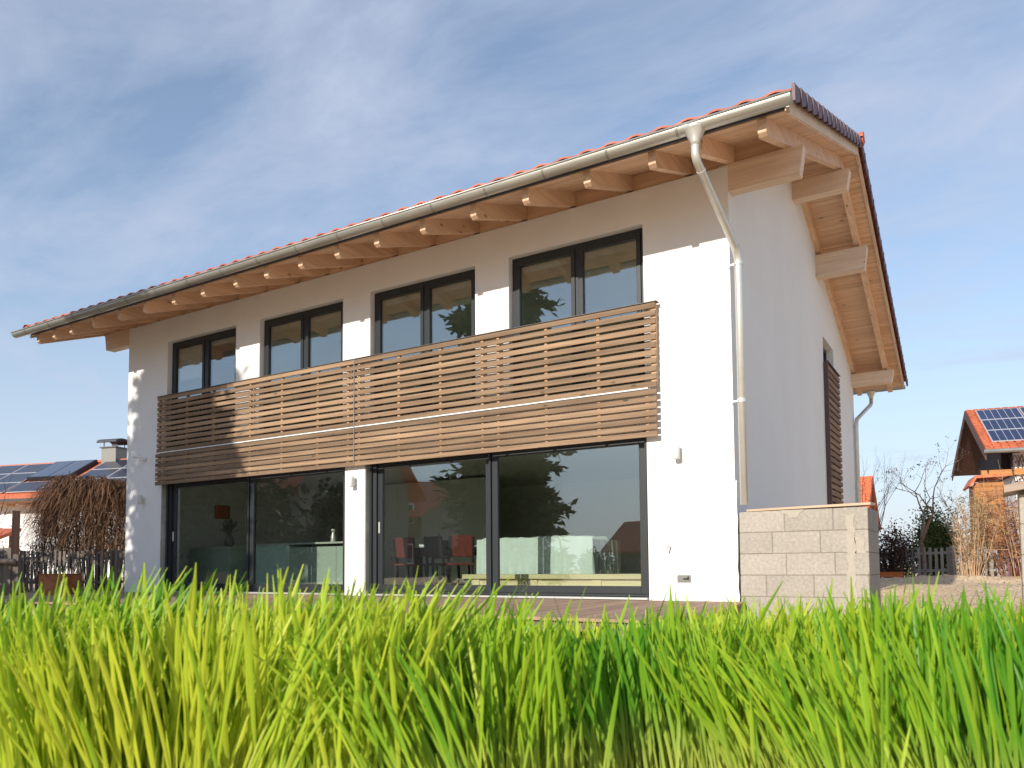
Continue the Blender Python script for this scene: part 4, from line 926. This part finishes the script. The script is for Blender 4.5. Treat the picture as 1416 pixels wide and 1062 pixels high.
tag(pst, 'single tall brown timber post rising above the grey board panel', 'post')
m = MB(); m.box(-0.27, 0.27, -0.2, 0.2, 0, 0.60, 0.5); m.box(-0.285, 0.285, -0.215, 0.215, 0.60, 0.615, 0.5); m.box(-0.2, 0.2, -0.212, -0.201, 0.06, 0.54, 0.5)
rbx = obj('rusty_box', m, rust, bevel=0.006); rbx.location = (-11.72, -1.5, -0.24); rbx.rotation_euler = (0, 0, math.radians(31)); tag(rbx, 'rust brown steel box standing in front of the dark picket fence', 'box')

# ------------------------------------------------------------------ right background
nr = thing('neighbour_house', 'white neighbour house with nine large solar panels on its orange roof at the right', 'house', (2.68, 21.9, 0), math.radians(10))
E2, R2_, D2 = 4.30, 6.36, 3.6; k2_ = (R2_ - E2) / D2
m = MB(); m.box(0.95, 11, 0.9, 6.3, -0.4, 4.9, 0.5); m.prism([(0.9, 4.9), (6.3, 4.9), (3.6, R2_ - 0.2)], 0, 0.95, 11, 0.5); obj('wall', m, plaster, nr)
m = MB()
for s_ in (0, 1):
    yy = (lambda q: q) if s_ == 0 else (lambda q: 2 * D2 - q)
    m.prism([(yy(0), E2), (yy(D2), R2_), (yy(D2), R2_ - 0.10), (yy(0), E2 - 0.10)], 0, -0.05, 11.6, 0.5)
r2 = obj('roof', m, tile_o, nr)
tl = MB()      # tile courses standing proud of the slope
an2 = math.atan(k2_); K2 = (math.cos(an2), math.sin(an2)); SL = D2 / K2[0]
nn = int(SL / 0.34)
for c in range(nn):
    for i in range(48):
        x = -0.05 + i * 0.2427
        on_slope(tl, x, x + 0.17, c * 0.34, c * 0.34 + 0.33, 0.001, 0.045, (0, E2), None, K2)
obj('tile_courses', tl, tile_o, r2)
m = MB(); m.tube([(-0.12, -0.09, E2 - 0.04), (11.6, -0.09, E2 - 0.04)], 0.075, 10, 0.5); obj('gutter', m, zinc, nr, smooth=True)
dkw = wood(1, 'brownboard', (0.08, 0.035, 0.025), (0.12, 0.055, 0.035))
for s_ in (0, 1):
    yy = (lambda q: q) if s_ == 0 else (lambda q: 2 * D2 - q)
    m = MB(); m.prism([(yy(0), E2 - 0.32), (yy(D2), R2_ - 0.32), (yy(D2), R2_ - 0.03), (yy(0), E2 - 0.03)], 0, -0.09, -0.052); obj('barge_board', m, dkw, r2)
    m = MB(); m.prism([(yy(0.05), E2 - 0.13), (yy(D2), R2_ - 0.16), (yy(D2), R2_ - 0.105), (yy(0.05), E2 - 0.105 + 0.03)], 0, -0.05, 0.94); obj('soffit_boards', m, dkw, r2)
m = MB(); m.box(-0.05, 0.94, 1.0, 1.16, 3.50, 3.72); m.box(0.9, 1.5, 0.75, 0.88, 3.5, 3.72); obj('balcony_beam', m, wood(0, 'orangebeam', (0.45, 0.18, 0.05), (0.55, 0.24, 0.08)), nr)
m = MB(); m.box(0.60, 0.945, 1.2, 5.5, 3.5, 4.6); obj('overhang_shade_box', m, M('overhang_shade_brown', (0.022, 0.012, 0.010), 0.8), nr)  # near-black box standing in for the shade under the gable overhang
solar(nr, 0.20, 6, 0.58, 3, 1.42, 1.08, (0, E2), K2, 6)
ba = MB(); [ba.lathe([(0.03, 0), (0.03, 0.05)], (-0.02, 0), 6, 0.5) for _ in range(1)]
ivy = M('red_ivy_leaves', (0.20, 0.05, 0.03), 0.8, var=0.2, c2=(0.30, 0.14, 0.05), tint=0.35)
rnd = random.Random(71); iv = MB(); ist = MB()
for i in range(3600):
    u = rnd.random(); x = 0.96 + 2.8 * u; z = rnd.random() ** 1.0 * 4.0
    if rnd.random() < 0.55 * (0.5 + 0.5 * noise.noise(Vector((x * 2.2, z * 1.6, 0)))) + 0.15 * (z / 4): continue
    leaf_quad(iv, (x, 0.885 - rnd.random() * 0.12, z), rnd.uniform(0.06, 0.13), 0.035, rdir(rnd), rnd)
for i in range(50):
    x = rnd.uniform(1.0, 3.6); z = 0; p = [(x, 0.87, -0.1)]
    while z < 3.9: z += 0.35; x += rnd.uniform(-0.14, 0.14); p.append((x, 0.87, z))
    ist.tube(p, 0.012, 4, rnd.random())
iv_t = thing('wall_ivy', 'half bare red ivy climbing the white wall of the house at the right', 'climber', (2.68, 21.9, 0), math.radians(10)); obj('leaves', iv, ivy, iv_t); obj('stems', ist, darktw, iv_t)
# lower orange roofed annex in front of it
an = thing('garden_shed', 'orange timber shed with tiled roof behind the bushes at the right', 'shed', (2.15, 18.4, 0), math.radians(8))
ow = wood(0, 'orangeboard', (0.34, 0.13, 0.035), (0.44, 0.19, 0.06), tint=0.08)
m = MB(); m.prism([(-0.05, 2.80), (0.12, 3.10), (0.95, 3.12), (0.95, 3.04), (0.16, 3.02), (0.0, 2.76)], 1, -0.25, 1.3, 0.5); obj('roof', m, tile_o, an)
m = MB()
for i in range(20): m.box(0.10, 0.90, -0.02, 0.02, 0.1 + i * 0.14, 0.233 + i * 0.14)
m.box(0.12, 0.88, 0.03, 1.2, 0, 2.85, 0.5); obj('wall', m, ow, an)
fr_ = thing('far_house', 'house with steep orange tiled roof peeping out behind the rear downpipe', 'house', (-1.25, 22.4, -0.35), 0)
m = MB(); m.box(-9, -0.41, 0.7, 3.7, -0.4, 2.5, 0.5); obj('wall', m, plaster, fr_)
m = MB(); m.prism([(0.0, 2.35), (2.2, 4.3), (4.4, 2.35), (4.2, 2.2), (2.2, 4.0), (0.2, 2.2)], 0, -9.5, 0.0, 0.5); obj('roof', m, tile_o, fr_)
m = MB(); m.prism([(0.25, 2.22), (2.2, 3.98), (4.15, 2.22)], 0, -0.40, -0.36, 0.5); obj('gable', m, plaster, fr_)
bare_tree('pollarded bare tree with knobbly limbs behind the block wall', (1.0, 15.4, 0), 3.3, 23, depth=5, mat=bark2, r=0.13, spread=0.95, leaves=260, lmat=darktw, up_=0.1)
bare_tree('thin dark leafless tree close to the rear of the house', (0.1, 13.4, 0), 3.6, 47, depth=4, mat=darktw, r=0.035, spread=0.55, stems=3, up_=0.2)
gr_ = M('evergreen_leaves', (0.030, 0.055, 0.016), 0.7, var=0.3, c2=(0.075, 0.12, 0.03), tc2=(0.16, 0.20, 0.04), tint=0.2, trans=0.1)
bush('dense dark evergreen bush behind the picket fence', (1.12, 16.2, 0), 0.85, 0.6, 2.15, 15000, 77, gr_, name='evergreen_bush', size=(0.05, 0.10))
bush('dark brown leafy bush between block wall and evergreen bush', (0.25, 15.0, 0), 0.8, 0.5, 1.55, 2600, 78, M('dark_brown_leaves', (0.07, 0.035, 0.025), 0.8, var=0.3, tint=0.35), size=(0.05, 0.10))
twig_shrub('tan upright twiggy shrub in front of the picket fence', (2.15, 13.4, 0.02), 2.3, 0.8, 31, 34, tantw, 1, gleaf)
twig_shrub('olive leaved shrub between the tan twigs and the white wall', (2.45, 15.6, 0), 2.9, 1.1, 32, 46, tantw, 6, gleaf)
twig_shrub('russet leaved shrub beside the garage wall at the right border', (3.15, 14.3, 0), 2.7, 0.9, 34, 46, redtw, 5, rleaf)
twig_shrub('tall thin shrub with sparse leaves rising over the solar roof', (3.35, 13.2, 0), 3.3, 0.8, 36, 16, tantw, 2, rleaf)
picket_fence('grey picket fence behind the heap of earth', [(-2.2, 15.3), (5.6, 14.7)], 0.85, 1.9, wood(2, 'palepicket', (0.25, 0.22, 0.20), (0.36, 0.33, 0.30), tint=0.2), 9, pw=0.075, gap=0.07)
m = MB(); m.box(-0.5, 0.5, -0.2, 0.2, 0, 0.12, 0.5); m.box(-0.52, 0.52, -0.22, 0.22, 0.12, 0.14, 0.5); q = obj('rusty_trough', m, M('orange_rust', (0.5, 0.14, 0.03), 0.7, var=0.2)); q.location = (0.05, 14.6, 0.08); tag(q, 'low orange trough lying on the ground beyond the block wall', 'trough')

# ------------------------------------------------------------------ the grass in front
fwd = Vector((-0.5193, 0.8546)); rgt = Vector((0.8546, 0.5193))
def grass_field():
    rnd = random.Random(99); m = MB(); n = 0
    tufts = []
    for i in range(3600):
        a = 1.15 + 1.55 * rnd.random(); b = rnd.uniform(-1, 1) * (0.95 + a * 0.85)
        dens = noise.noise(Vector((b * 1.7 + 3.1, a * 1.3, 2.2))) + 0.55 * noise.noise(Vector((b * 5.1, a * 4.0, 5.5)))
        if dens < -0.26 - 0.25 * rnd.random(): continue
        big = noise.noise(Vector((b * 1.3 + 9, a * 0.9, 1.1))); mid = noise.noise(Vector((b * 4.3, a * 3.1, 8.1)))
        dip = 0.018 * math.exp(-((b / a - 0.08) / 0.2) ** 2)
        tufts.append((a, b, rnd.gauss(0, 0.13) - 0.03, 0.55 * mid + 0.35 * big + rnd.gauss(0, 0.10), (0.036 * big + 0.046 * mid + rnd.gauss(0, 0.014)) * (1.25 if a < 1.7 else 0.7) - dip, rnd.random()))
    for (a, b, la, lb, hs, tt) in tufts:
        patch = 0.7 * noise.noise(Vector((b * 2.4, a * 1.4, 7.7))) + 0.45 * noise.noise(Vector((b * 4.7, a * 3.5, 3.7)))
        for k in range(rnd.randint(8, 14)):
            pa, pb = a + rnd.gauss(0, 0.028), b + rnd.gauss(0, 0.030)
            x, y = CAM.x + fwd.x * pa + rgt.x * pb, CAM.y + fwd.y * pa + rgt.y * pb; z = gz(x, y) - 0.01
            H = CAM.z - min(pa, 1.9) * max(-0.01, (0.064 if pa < 1.7 else 0.076) - hs + rnd.gauss(0, 0.015)) - 0.06 * max(0, pa - 1.9) - z
            if rnd.random() < 0.42: H *= rnd.uniform(0.35, 0.85)
            W = rnd.uniform(0.0027, 0.0052) * min(1.15, pa / 1.55); ang_ = rnd.uniform(0, math.pi)
            # lean grows with height
            le = la + rnd.gauss(0, 0.09); lr = lb + rnd.gauss(0, 0.10) - 0.05
            lx = fwd.x * le + rgt.x * lr; ly = fwd.y * le + rgt.y * lr
            sx, sy = math.cos(ang_), math.sin(ang_)
            # most blades show their flat side to the viewer more or less
            if rnd.random() < 0.6: sx, sy = rgt.x + rnd.gauss(0, .35), rgt.y + rnd.gauss(0, .35); q = math.hypot(sx, sy); sx /= q; sy /= q
            tw = rnd.uniform(-0.7, 0.7); ns_ = 8; vs = []
            bend = rnd.uniform(0.6, 1.6); nx0, ny0 = -sy, sx
            for s_ in range(ns_ + 1):
                f_ = s_ / ns_; zz = z + H * f_ * (1 - 0.06 * abs(lr) * f_); ox = lx * H * f_ ** (1 + bend * 0.6); oy = ly * H * f_ ** (1 + bend * 0.6)
                wd = W * (0.50 + 0.75 * f_) if f_ < 0.8 else W * 1.10 * max(0.22, math.sqrt(max(0, 1 - ((f_ - 0.8) / 0.205) ** 2)))
                ca, sa = math.cos(tw * f_), math.sin(tw * f_); ux, uy = sx * ca - sy * sa, sx * sa + sy * ca
                dpt = wd * 0.45
                vs += [(x + ox - ux * wd, y + oy - uy * wd, zz), (x + ox + uy * dpt, y + oy - ux * dpt, zz), (x + ox + ux * wd, y + oy + uy * wd, zz)]
            t = min(1, max(0, 0.50 + 0.95 * patch + rnd.gauss(0, 0.15) + 0.3 * (tt - 0.5)))
            m.add(vs, [f for s_ in range(ns_) for f in ((3 * s_, 3 * s_ + 1, 3 * s_ + 4, 3 * s_ + 3), (3 * s_ + 1, 3 * s_ + 2, 3 * s_ + 5, 3 * s_ + 4))], t)
    return m
gm_ = grass_field()
gmat = bpy.data.materials.new('grass_blades'); gmat.use_nodes = True; t = gmat.node_tree; t.nodes.clear(); N = t.nodes.new; L = t.links.new
o = N('ShaderNodeOutputMaterial'); b = N('ShaderNodeBsdfPrincipled'); b.inputs['Roughness'].default_value = 0.42; b.inputs['Specular IOR Level'].default_value = 0.35
at = N('ShaderNodeAttribute'); at.attribute_name = 'tint'; r = N('ShaderNodeValToRGB'); e = r.color_ramp.elements
e[0].position = 0.0; e[0].color = (0.10, 0.30, 0.018, 1); e[1].position = 1.0; e[1].color = (0.58, 0.63, 0.05, 1)
q = e.new(0.5); q.color = (0.32, 0.50, 0.028, 1)
L(at.outputs['Fac'], r.inputs[0]); tc = N('ShaderNodeTexCoord'); sx_ = N('ShaderNodeSeparateXYZ'); L(tc.outputs['Object'], sx_.inputs[0])
mr = N('ShaderNodeMapRange'); mr.inputs[1].default_value = 0.0; mr.inputs[2].default_value = 0.17; L(sx_.outputs[2], mr.inputs[0])
mx = N('ShaderNodeMix'); mx.data_type = 'RGBA'; L(mr.outputs[0], mx.inputs['Factor']); mx.inputs[6].default_value = (0.52, 0.56, 0.13, 1); L(r.outputs[0], mx.inputs[7])   # the stalks are pale near the soil
L(mx.outputs[2], b.inputs['Base Color']); tr = N('ShaderNodeBsdfTranslucent'); L(mx.outputs[2], tr.inputs[0]); ms = N('ShaderNodeMixShader'); ms.inputs[0].default_value = 0.42
L(b.outputs[0], ms.inputs[1]); L(tr.outputs[0], ms.inputs[2]); L(ms.outputs[0], o.inputs[0])
tag(obj('grass', gm_, gmat, smooth=True), 'thick fresh green grass blades across the foreground', 'grass', kind='stuff')
